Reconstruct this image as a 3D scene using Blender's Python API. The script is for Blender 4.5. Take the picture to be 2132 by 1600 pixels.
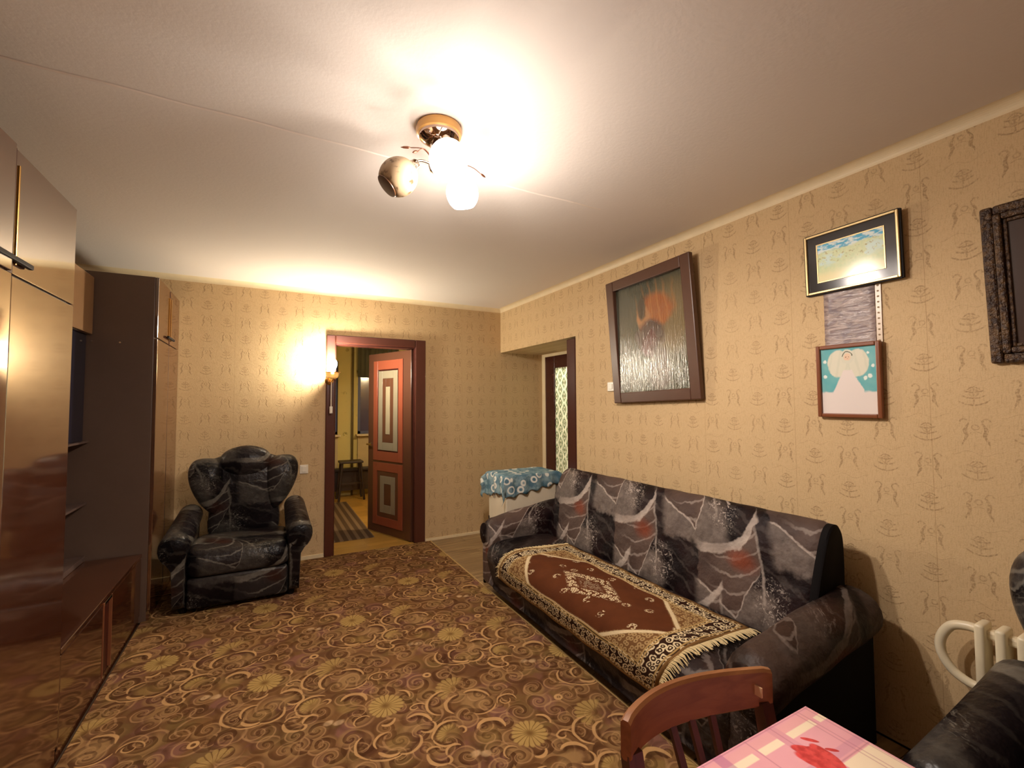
import bpy, bmesh, math, random
from mathutils import Vector, Matrix
random.seed(7)
C = bpy.context.scene.collection
for o in list(bpy.data.objects): bpy.data.objects.remove(o)
sc = bpy.context.scene
PI = math.pi

# ------------------------------------------------------------------ camera
RX, D, CE = 2.331, 4.589, 2.5          # right wall, back wall, ceiling
yaw, pitch, roll = 0.49498, 0.043486, -0.0050327
f = Vector((math.sin(yaw)*math.cos(pitch), math.cos(yaw)*math.cos(pitch), math.sin(pitch)))
r = Vector((math.cos(yaw), -math.sin(yaw), 0)); u = r.cross(f)
r2 = r*math.cos(roll)+u*math.sin(roll); u2 = u*math.cos(roll)-r*math.sin(roll)
cd = bpy.data.cameras.new('camera'); cam = bpy.data.objects.new('camera', cd); C.objects.link(cam)
cd.sensor_width = 36; cd.lens = 938.7/2132*36; cd.clip_start = .02
cam.matrix_world = Matrix(((r2.x, u2.x, -f.x, 0), (r2.y, u2.y, -f.y, 0), (r2.z, u2.z, -f.z, 1.418), (0, 0, 0, 1)))
sc.camera = cam
# ------------------------------------------------------------------ light and exposure
w = bpy.data.worlds.new('night'); sc.world = w; w.use_nodes = True
w.node_tree.nodes['Background'].inputs[0].default_value = (.10, .11, .16, 1)
w.node_tree.nodes['Background'].inputs[1].default_value = .15
sc.view_settings.view_transform = 'Standard'; sc.view_settings.look = 'None'
sc.view_settings.gamma = 1; sc.view_settings.use_curve_mapping = False
sc.view_settings.exposure = 0.0
WARM = (1.0, .875, .78)
E_GLOBE, P_DOWN, P_SIDE, E_SCONCE, E_KITCHEN, E_HALL = 18, 42, 19, 950, 800, 1100

# ------------------------------------------------------------------ node maths
class S:
    def __init__(s, nt, v): s.nt, s.v = nt, v
    def _m(s, op, *a):
        n = s.nt.nodes.new('ShaderNodeMath'); n.operation = op
        for i, x in enumerate((s,)+a):
            if isinstance(x, S): s.nt.links.new(x.v, n.inputs[i])
            else: n.inputs[i].default_value = x
        return S(s.nt, n.outputs[0])
    def __add__(s, o): return s._m('ADD', o)
    __radd__ = __add__
    def __mul__(s, o): return s._m('MULTIPLY', o)
    __rmul__ = __mul__
    def __sub__(s, o): return s._m('SUBTRACT', o)
    def __rsub__(s, o): return s*-1+o
    def __truediv__(s, o): return s._m('DIVIDE', o)
    def __neg__(s): return s*-1
    def abs(s): return s._m('ABSOLUTE')
    def sin(s): return s._m('SINE')
    def cos(s): return s._m('COSINE')
    def floor(s): return s._m('FLOOR')
    def fract(s): return s._m('FRACT')
    def sqrt(s): return s._m('SQRT')
    def ln(s): return s._m('LOGARITHM', 2.718281828)
    def pow(s, p): return s._m('POWER', p)
    def mod(s, p): return s._m('FLOORED_MODULO', p)
    def atan2(s, o): return s._m('ARCTAN2', o)
    def max(s, o): return s._m('MAXIMUM', o)
    def min(s, o): return s._m('MINIMUM', o)
    def gt(s, o): return s._m('GREATER_THAN', o)
    def lt(s, o): return s._m('LESS_THAN', o)
    def step(s, a, b):                      # smoothstep, a may exceed b
        n = s.nt.nodes.new('ShaderNodeMapRange'); n.interpolation_type = 'SMOOTHSTEP'
        rev = a > b
        n.inputs[1].default_value, n.inputs[2].default_value = (b, a) if rev else (a, b)
        n.inputs[3].default_value, n.inputs[4].default_value = (1, 0) if rev else (0, 1)
        s.nt.links.new(s.v, n.inputs[0]); return S(s.nt, n.outputs[0])
def hyp(a, b): return (a*a+b*b).sqrt()

class Mat:
    def __init__(s, name, rough=.6, metal=0, spec=.5):
        s.m = bpy.data.materials.new(name); s.m.use_nodes = True; s.nt = s.m.node_tree
        s.b = s.nt.nodes['Principled BSDF']; s.out = s.nt.nodes['Material Output']
        s.b.inputs['Roughness'].default_value = rough; s.b.inputs['Metallic'].default_value = metal
        s.b.inputs['Specular IOR Level'].default_value = spec
        s.tc = s.nt.nodes.new('ShaderNodeTexCoord')
    def xyz(s, src='Object'):
        n = s.nt.nodes.new('ShaderNodeSeparateXYZ'); s.nt.links.new(s.tc.outputs[src] if isinstance(src, str) else src, n.inputs[0])
        return [S(s.nt, o) for o in n.outputs]
    def vec(s, *a):
        n = s.nt.nodes.new('ShaderNodeCombineXYZ')
        for i, x in enumerate(a):
            if isinstance(x, S): s.nt.links.new(x.v, n.inputs[i])
            else: n.inputs[i].default_value = x
        return n.outputs[0]
    def noise(s, scale, vec=None, detail=3, rough=.55, dist=0, color=False):
        n = s.nt.nodes.new('ShaderNodeTexNoise'); n.inputs['Scale'].default_value = scale
        n.inputs['Detail'].default_value = detail; n.inputs['Roughness'].default_value = rough; n.inputs['Distortion'].default_value = dist
        s.nt.links.new(vec if vec is not None else s.tc.outputs['Object'], n.inputs['Vector'])
        return n.outputs['Color'] if color else S(s.nt, n.outputs['Fac'])
    def voro(s, scale, vec=None, feat='F1', dim='3D', rnd=1.0):
        n = s.nt.nodes.new('ShaderNodeTexVoronoi'); n.feature = feat; n.voronoi_dimensions = dim
        n.inputs['Scale'].default_value = scale; n.inputs['Randomness'].default_value = rnd
        s.nt.links.new(vec if vec is not None else s.tc.outputs['Object'], n.inputs['Vector'])
        return n
    def mix(s, fac, a, b):
        n = s.nt.nodes.new('ShaderNodeMix'); n.data_type = 'RGBA'
        for i, x in ((0, fac), (6, a), (7, b)):
            if isinstance(x, S): s.nt.links.new(x.v, n.inputs[i])
            elif isinstance(x, bpy.types.NodeSocket): s.nt.links.new(x, n.inputs[i])
            elif i == 0: n.inputs[i].default_value = x
            else: n.inputs[i].default_value = (*x, 1)
        return n.outputs[2]
    def col(s, c):
        if isinstance(c, bpy.types.NodeSocket): s.nt.links.new(c, s.b.inputs['Base Color'])
        else: s.b.inputs['Base Color'].default_value = (*c, 1)
        return s
    def rough(s, x): s.nt.links.new(x.v, s.b.inputs['Roughness']); return s
    def bump(s, h, strength=.3, dist=.01):
        n = s.nt.nodes.new('ShaderNodeBump'); n.inputs['Strength'].default_value = strength; n.inputs['Distance'].default_value = dist
        s.nt.links.new(h.v, n.inputs['Height']); s.nt.links.new(n.outputs[0], s.b.inputs['Normal']); return s

def lin(h):                                  # '#rrggbb' -> linear
    h = h.lstrip('#'); v = [int(h[i:i+2], 16)/255 for i in (0, 2, 4)]
    return tuple(c/12.92 if c <= .04045 else ((c+.055)/1.055)**2.4 for c in v)
_pc = {}
def plain(name, c, rough=.5, metal=0, spec=.5, var=.12, scale=9, bump=0):
    if name in _pc: return _pc[name]
    if isinstance(c, str): c = lin(c)
    m = Mat(name, rough, metal, spec); n = m.noise(scale, detail=4)
    m.col(m.mix(n, tuple(x*(1-var) for x in c), tuple(min(1, x*(1+var)) for x in c)))
    if bump: m.bump(m.noise(scale*8, detail=2), bump, .003)
    _pc[name] = m.m; return m.m
def emit(name, c, st):
    m = Mat(name); m.b.inputs['Emission Color'].default_value = (*c, 1); m.b.inputs['Emission Strength'].default_value = st
    m.col((.8, .8, .8)); return m.m
def wood(name, c1, c2, rough=.35, axis=0, scale=3.0, spec=.5):
    m = Mat(name, rough, 0, spec); p = m.xyz(); p = [p[i]*(scale if i == axis else scale*14) for i in range(3)]
    n = m.noise(1, m.vec(*p), detail=5, dist=.6)
    m.col(m.mix(n.step(.3, .7), lin(c1), lin(c2))); return m.m

# ------------------------------------------------------------------ mesh helpers
def box(bm, x0, x1, y0, y1, z0, z1, bev=0, seg=2):
    g = bmesh.ops.create_cube(bm, size=1)
    for v in g['verts']:
        v.co = Vector(((x0+x1)/2+v.co.x*(x1-x0), (y0+y1)/2+v.co.y*(y1-y0), (z0+z1)/2+v.co.z*(z1-z0)))
    if bev:
        es = list({e for v in g['verts'] for e in v.link_edges})
        bmesh.ops.bevel(bm, geom=es, offset=bev, segments=seg, affect='EDGES', profile=.5)
    return bm
def B(*a, **k): return box(bmesh.new(), *a, **k)
def loft(bm, rings, cap=True, close=True):
    vs = [[bm.verts.new(p) for p in rg] for rg in rings]; n = len(rings[0])
    for a, b in zip(vs, vs[1:]):
        for i in range(n if close else n-1):
            j = (i+1) % n
            try: bm.faces.new((a[i], a[j], b[j], b[i]))
            except ValueError: pass
    if cap and close:
        bm.faces.new(vs[0][::-1]); bm.faces.new(vs[-1])
    return vs
def tube(bm, pts, rad, n=8, cap=True):
    pts = [Vector(p) for p in pts]; rings = []; up = None
    for i, p in enumerate(pts):
        t = (pts[min(i+1, len(pts)-1)]-pts[max(i-1, 0)]).normalized()
        if up is None: up = t.orthogonal().normalized()
        up = (up-t*up.dot(t)).normalized(); s = t.cross(up)
        rr = rad[i] if isinstance(rad, (list, tuple)) else rad
        rings.append([p+(up*math.cos(2*PI*k/n)+s*math.sin(2*PI*k/n))*rr for k in range(n)])
    loft(bm, rings, cap); return bm
def lathe(bm, prof, c, axis=(0, 0, 1), n=24, cap=True):
    a = Vector(axis).normalized(); e = a.orthogonal().normalized(); g = a.cross(e); c = Vector(c)
    loft(bm, [[c+a*h+(e*math.cos(2*PI*k/n)+g*math.sin(2*PI*k/n))*max(rr, 1e-4) for k in range(n)] for rr, h in prof], cap); return bm
def spline(P, n=6, closed=False):
    P = [Vector(p) for p in P]; o = []; m = len(P)
    for i in range(m if closed else m-1):
        q = [P[(i+k) % m] if closed else P[max(0, min(m-1, i+k))] for k in (-1, 0, 1, 2)]
        for j in range(n):
            t = j/n
            o.append(.5*((2*q[1])+(q[2]-q[0])*t+(2*q[0]-5*q[1]+4*q[2]-q[3])*t*t+(3*q[1]-q[0]-3*q[2]+q[3])*t**3))
    if not closed: o.append(P[-1])
    return o
def pillow(bm, outline, cx, cz, y0, T0, T1, lean=0.0, pw=2.6):
    """puffed cushion: closed outline of (x,z); front bulges to -y by T0, back to +y by T1"""
    rings = []
    S_ = [.08, .3, .55, .75, .88, .96, 1.0]
    def ring(s, T, sg):
        d = T*(1-s**pw)**.55
        return [Vector((cx+(p[0]-cx)*s, y0+sg*d+lean*(cz+(p[1]-cz)*s), cz+(p[1]-cz)*s)) for p in outline]
    for s in S_: rings.append(ring(s, T0, -1))
    for s in S_[::-1][1:]: rings.append(ring(s, T1, 1))
    loft(bm, rings); bmesh.ops.recalc_face_normals(bm, faces=bm.faces); return bm
def quad_uv(pts, nu=1, nv=1):
    """grid between 4 corner points (bl, br, tr, tl), UV 0..1"""
    bm = bmesh.new(); uvl = bm.loops.layers.uv.new(); P = [Vector(p) for p in pts]
    g = [[bm.verts.new((P[0]*(1-i/nu)+P[1]*(i/nu))*(1-j/nv)+(P[3]*(1-i/nu)+P[2]*(i/nu))*(j/nv)) for i in range(nu+1)] for j in range(nv+1)]
    for j in range(nv):
        for i in range(nu):
            fc = bm.faces.new((g[j][i], g[j][i+1], g[j+1][i+1], g[j+1][i]))
            for l, (a, b) in zip(fc.loops, ((i, j), (i+1, j), (i+1, j+1), (i, j+1))): l[uvl].uv = (a/nu, b/nv)
    return bm
def wloc(o):
    v = Vector((0, 0, 0))
    while o: v += o.location; o = o.parent
    return v
def obj(name, bm, m, parent=None, smooth=False, world=True, label=None, kind=None):
    if smooth == 'auto' or smooth: pass
    if parent is not None and world: bmesh.ops.translate(bm, verts=bm.verts, vec=-wloc(parent))
    me = bpy.data.meshes.new(name); bm.normal_update(); bm.to_mesh(me); bm.free()
    if smooth:
        for p in me.polygons: p.use_smooth = True
        if smooth == 'auto': me.set_sharp_from_angle(angle=.6)
    me.materials.append(m); o = bpy.data.objects.new(name, me); C.objects.link(o); o.parent = parent
    if label: o['label'] = label
    if kind: o['kind'] = kind
    return o
def thing(name, label, cat, loc=(0, 0, 0), rotz=0, group=None):
    o = bpy.data.objects.new(name, None); C.objects.link(o); o.location = loc; o.rotation_euler = (0, 0, rotz)
    o.empty_display_size = .1; o['label'] = label; o['category'] = cat
    if group: o['group'] = group
    return o
def tag(o, label, cat, group=None):
    o['label'] = label; o['category'] = cat
    if group: o['group'] = group
    return o
def struct(name, bm, m, label, parent=None):
    o = obj(name, bm, m, parent); o['kind'] = 'structure'; o['label'] = label; return o
def sempty(name, label, loc):
    o = bpy.data.objects.new(name, None); C.objects.link(o); o.location = loc; o['kind'] = 'structure'; o['label'] = label
    o.empty_display_size = .1; return o
def dup(o, parent=None):
    c = o.copy(); C.objects.link(c); c.parent = parent
    for ch in list(o.children): dup(ch, c)
    return c

# ------------------------------------------------------------------ materials
def wallpaper():
    m = Mat('damask_wallpaper', .72, 0, .25)
    x, y, z = m.xyz()
    g = m.nt.nodes.new('ShaderNodeNewGeometry'); nx = m.xyz(g.outputs['Normal'])[0].abs().gt(.5)
    a = x*(1-nx)+y*nx
    PU, PV = .142, .278
    uu = (a-.952)/PU+.5+40; ci = uu.floor(); lx = (uu.fract()-.5)*PU
    vv = (z-1.299)/PV+.5+20+ci.mod(2)*.5
    wob = (m.noise(60, detail=2)-.5)*.006
    lz = (vv.fract()-.5)*PV; lz2 = ((vv+.5).fract()-.5)*PV
    ax = lx.abs()+wob
    # arch of two leaves
    t = (.046-lz)/.092
    xc = .021+t*.013+((lz*115).sin())*.0035
    th = (t.max(0).min(1)*PI).sin()*.0048+.0008
    leaf = ((ax-xc).abs()-th).step(.0018, -.0012)*t.gt(0)*t.lt(1)
    hook = ((hyp(ax-.031, lz-.043)-.010).abs()).step(.0042, .0012)*lz.gt(.042)
    bud = ((hyp(ax, lz-.022)-.009).abs()).step(.004, .0012)*.7
    bud = bud.max(((lz-.005-ax*ax*-22).abs()).step(.003, .001)*ax.lt(.016)*.6)
    # spray
    sp = None
    for zk, wk, cv in ((.034, .018, -30), (.014, .026, 9), (-.008, .03, 10), (-.034, .043, 9)):
        q = ((lz2-zk-ax*ax*cv).abs()).step(.0048, .0012)*(ax-wk).step(.003, -.003)
        sp = q if sp is None else sp.max(q)
    sp = sp.max(ax.step(.004, .001)*(lz2.abs()-.034).step(.002, -.002)*.8)
    sp = sp.max(((hyp(ax, lz2-.012)-.013).abs()).step(.004, .001)*.6)
    # fine tendrils between
    td = ((lz+.075-(lx*70).sin()*.008).abs()).step(.003, .0006)*.4
    pat = leaf.max(hook*.8).max(bud).max(sp).max(td)
    br = m.noise(130, detail=3).step(.36, .6)*.8+.2
    pat = pat*br*(m.noise(2.2, detail=2).step(.2, .6)*.5+.5)
    base = m.mix(m.noise(1.3, detail=4), lin('#c6a97e'), lin('#d2b78e'))
    fine = m.noise(240, detail=2)
    base = m.mix(fine.step(.45, .75)*.22, base, lin('#9a7a4c'))
    strk = m.noise(1, m.vec(x*260, y*260, z*38), detail=2).step(.5, .7); base = m.mix(strk*.22, base, lin('#8f6f45'))
    seam = ((a/.53).fract()-.5).abs().step(.0025, .0008)*.5
    c = m.mix(pat*.5, base, lin('#735431'))
    m.col(m.mix(seam, c, lin('#8b6b41')))
    m.bump(pat*.7+fine*.5+m.noise(22, detail=3)*.8, .35, .004)
    return m.m
def ceiling_mat():
    m = Mat('ceiling_whitewash', .8, 0, .2); n = m.noise(1.1, detail=5); n2 = m.noise(60, detail=2)
    m.col(m.mix(n, lin('#ddd4cb'), lin('#e5ddd4'))); m.bump(n2*.5+n*2, .12, .01); return m.m
ARCS = [(0.757, 2.086, 0.086, -0.918, 0.396, 0.111, 0.01), (0.883, 2.034, 0.079, 0.628, 0.778, 0.535, 0.011), (0.815, 2.042, 0.067, -0.885, 0.466, 0.282, 0.012), (0.902, 2.003, 0.075, 0.155, -0.988, 0.643, 0.007), (0.635, 2.105, 0.039, 0.161, 0.987, 0.533, 0.007), (0.62, 2.124, 0.018, -0.739, -0.674, -0.308, 0.007), (1.022, 1.96, 0.046, 0.125, 0.992, -0.144, 0.006), (1.017, 1.967, 0.023, -0.357, -0.934, -0.426, 0.005), (0.876, 1.827, 0.059, 0.408, 0.913, 0.08, 0.017), (0.711, 1.88, 0.079, -0.351, 0.936, 0.431, 0.01), (0.689, 1.878, 0.055, -0.637, -0.771, 0.52, 0.008), (0.761, 1.883, 0.018, 0.961, 0.278, -0.425, 0.008), (0.615, 1.813, 0.033, -0.003, 1.0, 0.391, 0.008), (0.649, 1.804, 0.068, -0.817, -0.577, 0.687, 0.012), (0.646, 1.756, 0.02, 0.939, -0.345, 0.058, 0.01), (0.691, 1.783, 0.037, -0.344, 0.939, 0.211, 0.01), (0.414, 1.976, 0.08, -0.999, -0.039, 0.482, 0.009), (0.463, 1.977, 0.112, -0.257, -0.966, 0.822, 0.007), (0.461, 1.97, 0.051, -0.76, 0.65, 0.356, 0.009), (0.471, 1.934, 0.053, -0.481, -0.877, 0.612, 0.014), (0.531, 1.922, 0.06, 0.553, -0.833, 0.233, 0.01), (0.605, 2.011, 0.059, 0.56, 0.828, 0.383, 0.014), (0.634, 1.977, 0.037, 0.484, -0.875, -0.089, 0.01), (0.582, 2.233, 0.047, 0.904, 0.428, 0.491, 0.01), (0.392, 2.14, 0.035, -0.497, 0.868, -0.153, 0.006), (.487, 2.10, .035, .2, -.98, .4, .012)]
BLOBS = [(0.886, 2.021, 0.075, 0.066, 0), (0.697, 1.893, 0.060, 0.055, 1), (0.853, 1.797, 0.054, 0.053, 1), (0.583, 1.998, 0.069, 0.039, 0), (0.503, 1.928, 0.072, 0.052, 1), (0.32, 2.121, 0.048, 0.049, 2), (0.665, 2.337, 0.073, 0.065, 2), (0.389, 1.962, 0.039, 0.052, 3), (.757, 1.73, .025, .02, 4), (.797, 1.71, .025, .02, 4), (.95, 1.90, .05, .06, 2)]
def carpet_mat():
    m = Mat('scroll_carpet', .95, 0, .1); x0, y0, z = m.xyz()
    n1 = m.noise(9, detail=2); n2 = m.noise(10, m.vec(x0+7, y0, 0), detail=2)
    x = x0+(n1-.5)*.022; y = y0+(n2-.5)*.022
    def wrap(cx, cy):
        k = ((x-(cx-.25))*2).floor(); lx = x-cx-k*.5
        t = (y-(cy-.24))+k*.475
        t = t._m('FLOORED_MODULO', .95)-.24
        return lx, (t-.475).gt(0)*-0+t
    c = m.mix(m.noise(5, detail=3).step(.3, .7), lin('#5f4029'), lin('#75522f'))
    c = m.mix(m.noise(6, m.vec(x0, y0+4, 0), detail=3).step(.5, .68)*.6, c, lin('#724a42'))
    c = m.mix(m.noise(7, m.vec(x0+9, y0, 0), detail=3).step(.5, .68)*.6, c, lin('#6d5830'))
    fil = (lin('#93724a'), lin('#86693c'), lin('#7d5548'), lin('#4c2c1b'), lin('#c6a57c'))
    rg = m.noise(26, detail=3)
    for cx, cy, rx, ry, k in BLOBS:
        lx, ly = wrap(cx, cy); d = hyp(lx/rx, ly/ry)+(rg-.5)*.8
        c = m.mix(d.step(1.12, .55)*.8, c, fil[k])
    for scale, seed, R in ((6.2, 0., .085), (8.5, 7.1, .065)):          # smaller scattered scrolls between the big ones
        v = m.voro(scale, m.vec(x+seed, y+seed*1.7, 0), dim='2D', rnd=.6); px, py, _ = m.xyz(v.outputs['Position']); cr, cg, cb = m.xyz(v.outputs['Color'])
        lx, ly = x+seed-px, y+seed*1.7-py; rr = hyp(lx, ly); th = ly.atan2(lx)+cr*6.28
        ph = (th*(cg.gt(.5)*2-1)/6.2832+(rr*40+.15).ln()*-.75).fract(); ins = (rr/R).step(1.1, .8)
        c = m.mix(ph.step(.5, .12)*ins*.45, c, lin('#40240f'))
        c = m.mix(ph.step(.45, .95)*ins*.65*cb.step(.1, .6), c, m.mix(cb, lin('#87673f'), lin('#94724a')))
        c = m.mix((ph-.5).abs().step(.09, .03)*ins*(rr/R).step(.05, .3)*.55, c, lin('#a9835a'))
    # ribbed blossoms
    for cx, cy, R, half in ((.506, 2.198, .080, 0), (.835, 2.165, .095, 1), (.70, 1.89, .052, 1)):
        lx, ly = wrap(cx, cy); rr = hyp(lx, ly); th = ly.atan2(lx); rib = (th*9).sin().abs()
        mk = (rr-(rib*.12+.88)*R).step(.006, -.006)
        if half: mk = mk*(ly*1.0-lx*.9).step(-.02, .03)*.75
        c = m.mix(mk*.9, c, m.mix(rib.step(.05, .5)*(rr/R).step(.0, .45), lin('#6f5128'), lin('#a88a52')))
    lines = None; sh = None
    for cx, cy, R, mx, my, ch, wd in ARCS:
        lx, ly = wrap(cx, cy); rr = hyp(lx, ly); dt = (lx*mx+ly*my)/rr
        tp = (dt-ch)*(1/(1-ch)); wv = tp.max(0).sqrt()*wd*.62
        q = ((rr-R).abs()-wv).step(.0022, -.0015)*tp.gt(0)
        d2 = ((rr-R+wd*1.1).abs()-wv*1.2).step(.006, -.004)*tp.gt(0)
        lines = q if lines is None else lines.max(q); sh = d2 if sh is None else sh.max(d2)
    lx, ly = wrap(.748, 2.337); q = ((hyp(lx, ly)-.016).abs()).step(.008, .004)*1.1; lines = lines.max(q)
    c = m.mix(sh*.65, c, lin('#40230f'))
    c = m.mix((lines*(m.noise(14, detail=1)*.5+.62)).min(1), c, lin('#b8905f'))
    m.col(c); m.bump(m.noise(300, detail=2)+m.noise(40, detail=2)*.6, .5, .004); return m.m
def fabric(name, base, plum, grey, white, rust, A, seed=0., rough=.42, amt=1.0):
    """crumpled-velour print: tent-like grey patches with white streaks and rust blots, in staggered rows.
    A(x, y, z) gives the print's two coordinates"""
    m = Mat(name, rough, 0, .16); x, y, z = m.xyz(); a, b = A(x, y, z)
    n = m.noise(7, detail=4, rough=.6); n2 = m.noise(6, m.vec(x+5+seed, y, z+3), detail=4, rough=.6); fine = m.noise(34, detail=3)
    a = a+(n-.5)*.07; b = b+(n2-.5)*.07
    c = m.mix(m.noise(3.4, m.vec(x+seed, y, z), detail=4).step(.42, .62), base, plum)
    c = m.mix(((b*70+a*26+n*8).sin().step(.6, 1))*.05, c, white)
    for oa, ob in ((0., 0.), (.22, .345)):
        lx = (a+oa+.1)._m('FLOORED_MODULO', .64)-.1
        lz = (b-ob+.30)._m('FLOORED_MODULO', .69)-.30
        top = lz-.12-(lx*2.9).max(0).pow(3)*.17
        bl = lz+.04+lx*.495; br = lz+.145-(lx-.212)*1.82
        bot = bl.min(br)
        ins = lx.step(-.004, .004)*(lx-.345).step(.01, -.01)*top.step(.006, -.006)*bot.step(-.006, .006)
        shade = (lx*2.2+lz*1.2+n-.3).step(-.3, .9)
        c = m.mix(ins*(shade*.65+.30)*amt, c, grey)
        sag = ((lz-lx*lx*1.9+lx*.55)*85+n*5).sin().step(.82, 1)*ins*(lx.step(.02, .2))
        c = m.mix(sag*.32, c, white)
        c = m.mix(hyp((lx-.25)/.085, (lz-.11)/.06).step(1.25, .2)*.9*ins*(fine*.5+.55), c, rust)
        # pale wedge under the tent
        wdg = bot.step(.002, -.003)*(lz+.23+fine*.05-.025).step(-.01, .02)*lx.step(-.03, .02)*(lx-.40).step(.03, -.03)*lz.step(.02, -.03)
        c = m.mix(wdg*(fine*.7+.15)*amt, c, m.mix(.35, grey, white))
        st = (top.abs()-.016*n2-.010).step(.009, -.002)*lx.step(-.04, .05)*(lx-.36).step(.01, -.01)*(fine*.7+.35)
        st = st.max((bot.abs()).step(.009, .002)*(lx-.34).step(.01, -.01)*lx.step(-.01, .02)*lz.step(.10, .02)*(fine*.9+.2))
        st = st.max((lx-.352+lz*.02).abs().step(.012, .002)*lz.step(-.12, 0.)*lz.step(.32, .22)*.8*fine)
        rag = m.noise(30, m.vec(a*1.6+b, b*2-a, seed), detail=3, dist=1.5).step(.53, .66)*hyp((lx-.39)/.10, (lz+.03)/.13).step(1.1, .4)
        st = st.max(rag*.8)
        c = m.mix((st*.9).min(1)*amt, c, white)
    m.col(c); m.bump(n*1.2+fine*.25, .4, .03); return m.m
def lacquer(name='polished_brown_lacquer'):
    m = Mat(name, .08); x, y, z = m.xyz()
    n = m.noise(1, m.vec(x*4, y*4, z*40), detail=4)
    g = m.nt.nodes.new('ShaderNodeBsdfGlossy'); g.inputs['Color'].default_value = (.92, .88, .82, 1); g.inputs['Roughness'].default_value = .075
    d = m.nt.nodes.new('ShaderNodeBsdfDiffuse'); m.nt.links.new(m.mix(n, lin('#3c2014'), lin('#55301f')), d.inputs['Color'])
    bp = m.nt.nodes.new('ShaderNodeBump'); bp.inputs['Strength'].default_value = .05; bp.inputs['Distance'].default_value = .01
    m.nt.links.new(m.noise(3, detail=1).v, bp.inputs['Height']); m.nt.links.new(bp.outputs[0], g.inputs['Normal'])
    fr = m.nt.nodes.new('ShaderNodeFresnel'); fr.inputs[0].default_value = 2.3
    fac = S(m.nt, fr.outputs[0])*.68+.22
    mx = m.nt.nodes.new('ShaderNodeMixShader'); m.nt.links.new(fac.min(.85).v, mx.inputs[0])
    m.nt.links.new(d.outputs[0], mx.inputs[1]); m.nt.links.new(g.outputs[0], mx.inputs[2]); m.nt.links.new(mx.outputs[0], m.out.inputs[0])
    return m.m
def rug_mat():
    m = Mat('oriental_rug', .9, 0, .15); uv = m.xyz('UV'); a = (uv[0]-.5)*1.4; b = (uv[1]-.5)*.7
    A, Bb = a.abs(), b.abs()
    P = m.vec(a, b, 0)
    W, K, F = lin('#d3c09a'), lin('#2d170b'), lin('#6d3212')
    ed = (A-.70).max(Bb-.35)                       # 0 at outer edge, negative inside
    wq = m.noise(24, P, detail=1); PW = m.vec(a+(wq-.5)*.022, b+(m.noise(25, m.vec(b, a, 2.), detail=1)-.5)*.022, 0)
    v = m.voro(27, PW, dim='2D', rnd=.5); dd = S(m.nt, v.outputs['Distance'])
    orn = ((dd-.36).abs()).step(.13, .05).max((dd-.06).step(.08, .02)); orn = orn*m.noise(70, P, detail=1).step(.3, .45)
    v2 = m.voro(42, P, dim='2D', rnd=.6); orn2 = ((S(m.nt, v2.outputs['Distance'])-.3).abs()).step(.2, .05)
    field = m.mix(m.noise(9, P, detail=3), lin('#43200d'), lin('#5f3216'))
    v3 = m.voro(6.5, P, dim='2D', rnd=.5); fl = hyp(S(m.nt, v3.outputs['Distance']), 0.0)
    field = m.mix(((fl-.10).abs()).step(.07, .015)*orn2*.8, field, W)
    med = A*.62+Bb*1.25
    field = m.mix(((med-.125).abs()).step(.045, .02)*orn2*.9, field, W)
    field = m.mix((med-.06).step(.02, -.01)*orn2*.55, field, lin('#a9977c'))
    hexm = (Bb-.215).max(A*.55+Bb*.75-.335)      # pointed field
    c = m.mix(hexm.step(.006, -.006), m.mix(orn2*.6, lin('#6b4a2a'), lin('#b79c6c')), field)
    c = m.mix(((hexm-.012).abs()).step(.012, .006)*.8, c, W)
    bord = (ed+.125).step(-.004, .004)
    c = m.mix(bord, c, m.mix(orn, K, W))
    for e0 in (-.125, -.112, -.028):
        c = m.mix(((ed-e0).abs()).step(.006, .002)*.85, c, lin('#a98a55'))
    c = m.mix((ed+.018).step(-.003, .003), c, lin('#7b5a33'))
    m.col(c); m.bump(m.noise(400, P, detail=1), .4, .003); return m.m
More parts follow.
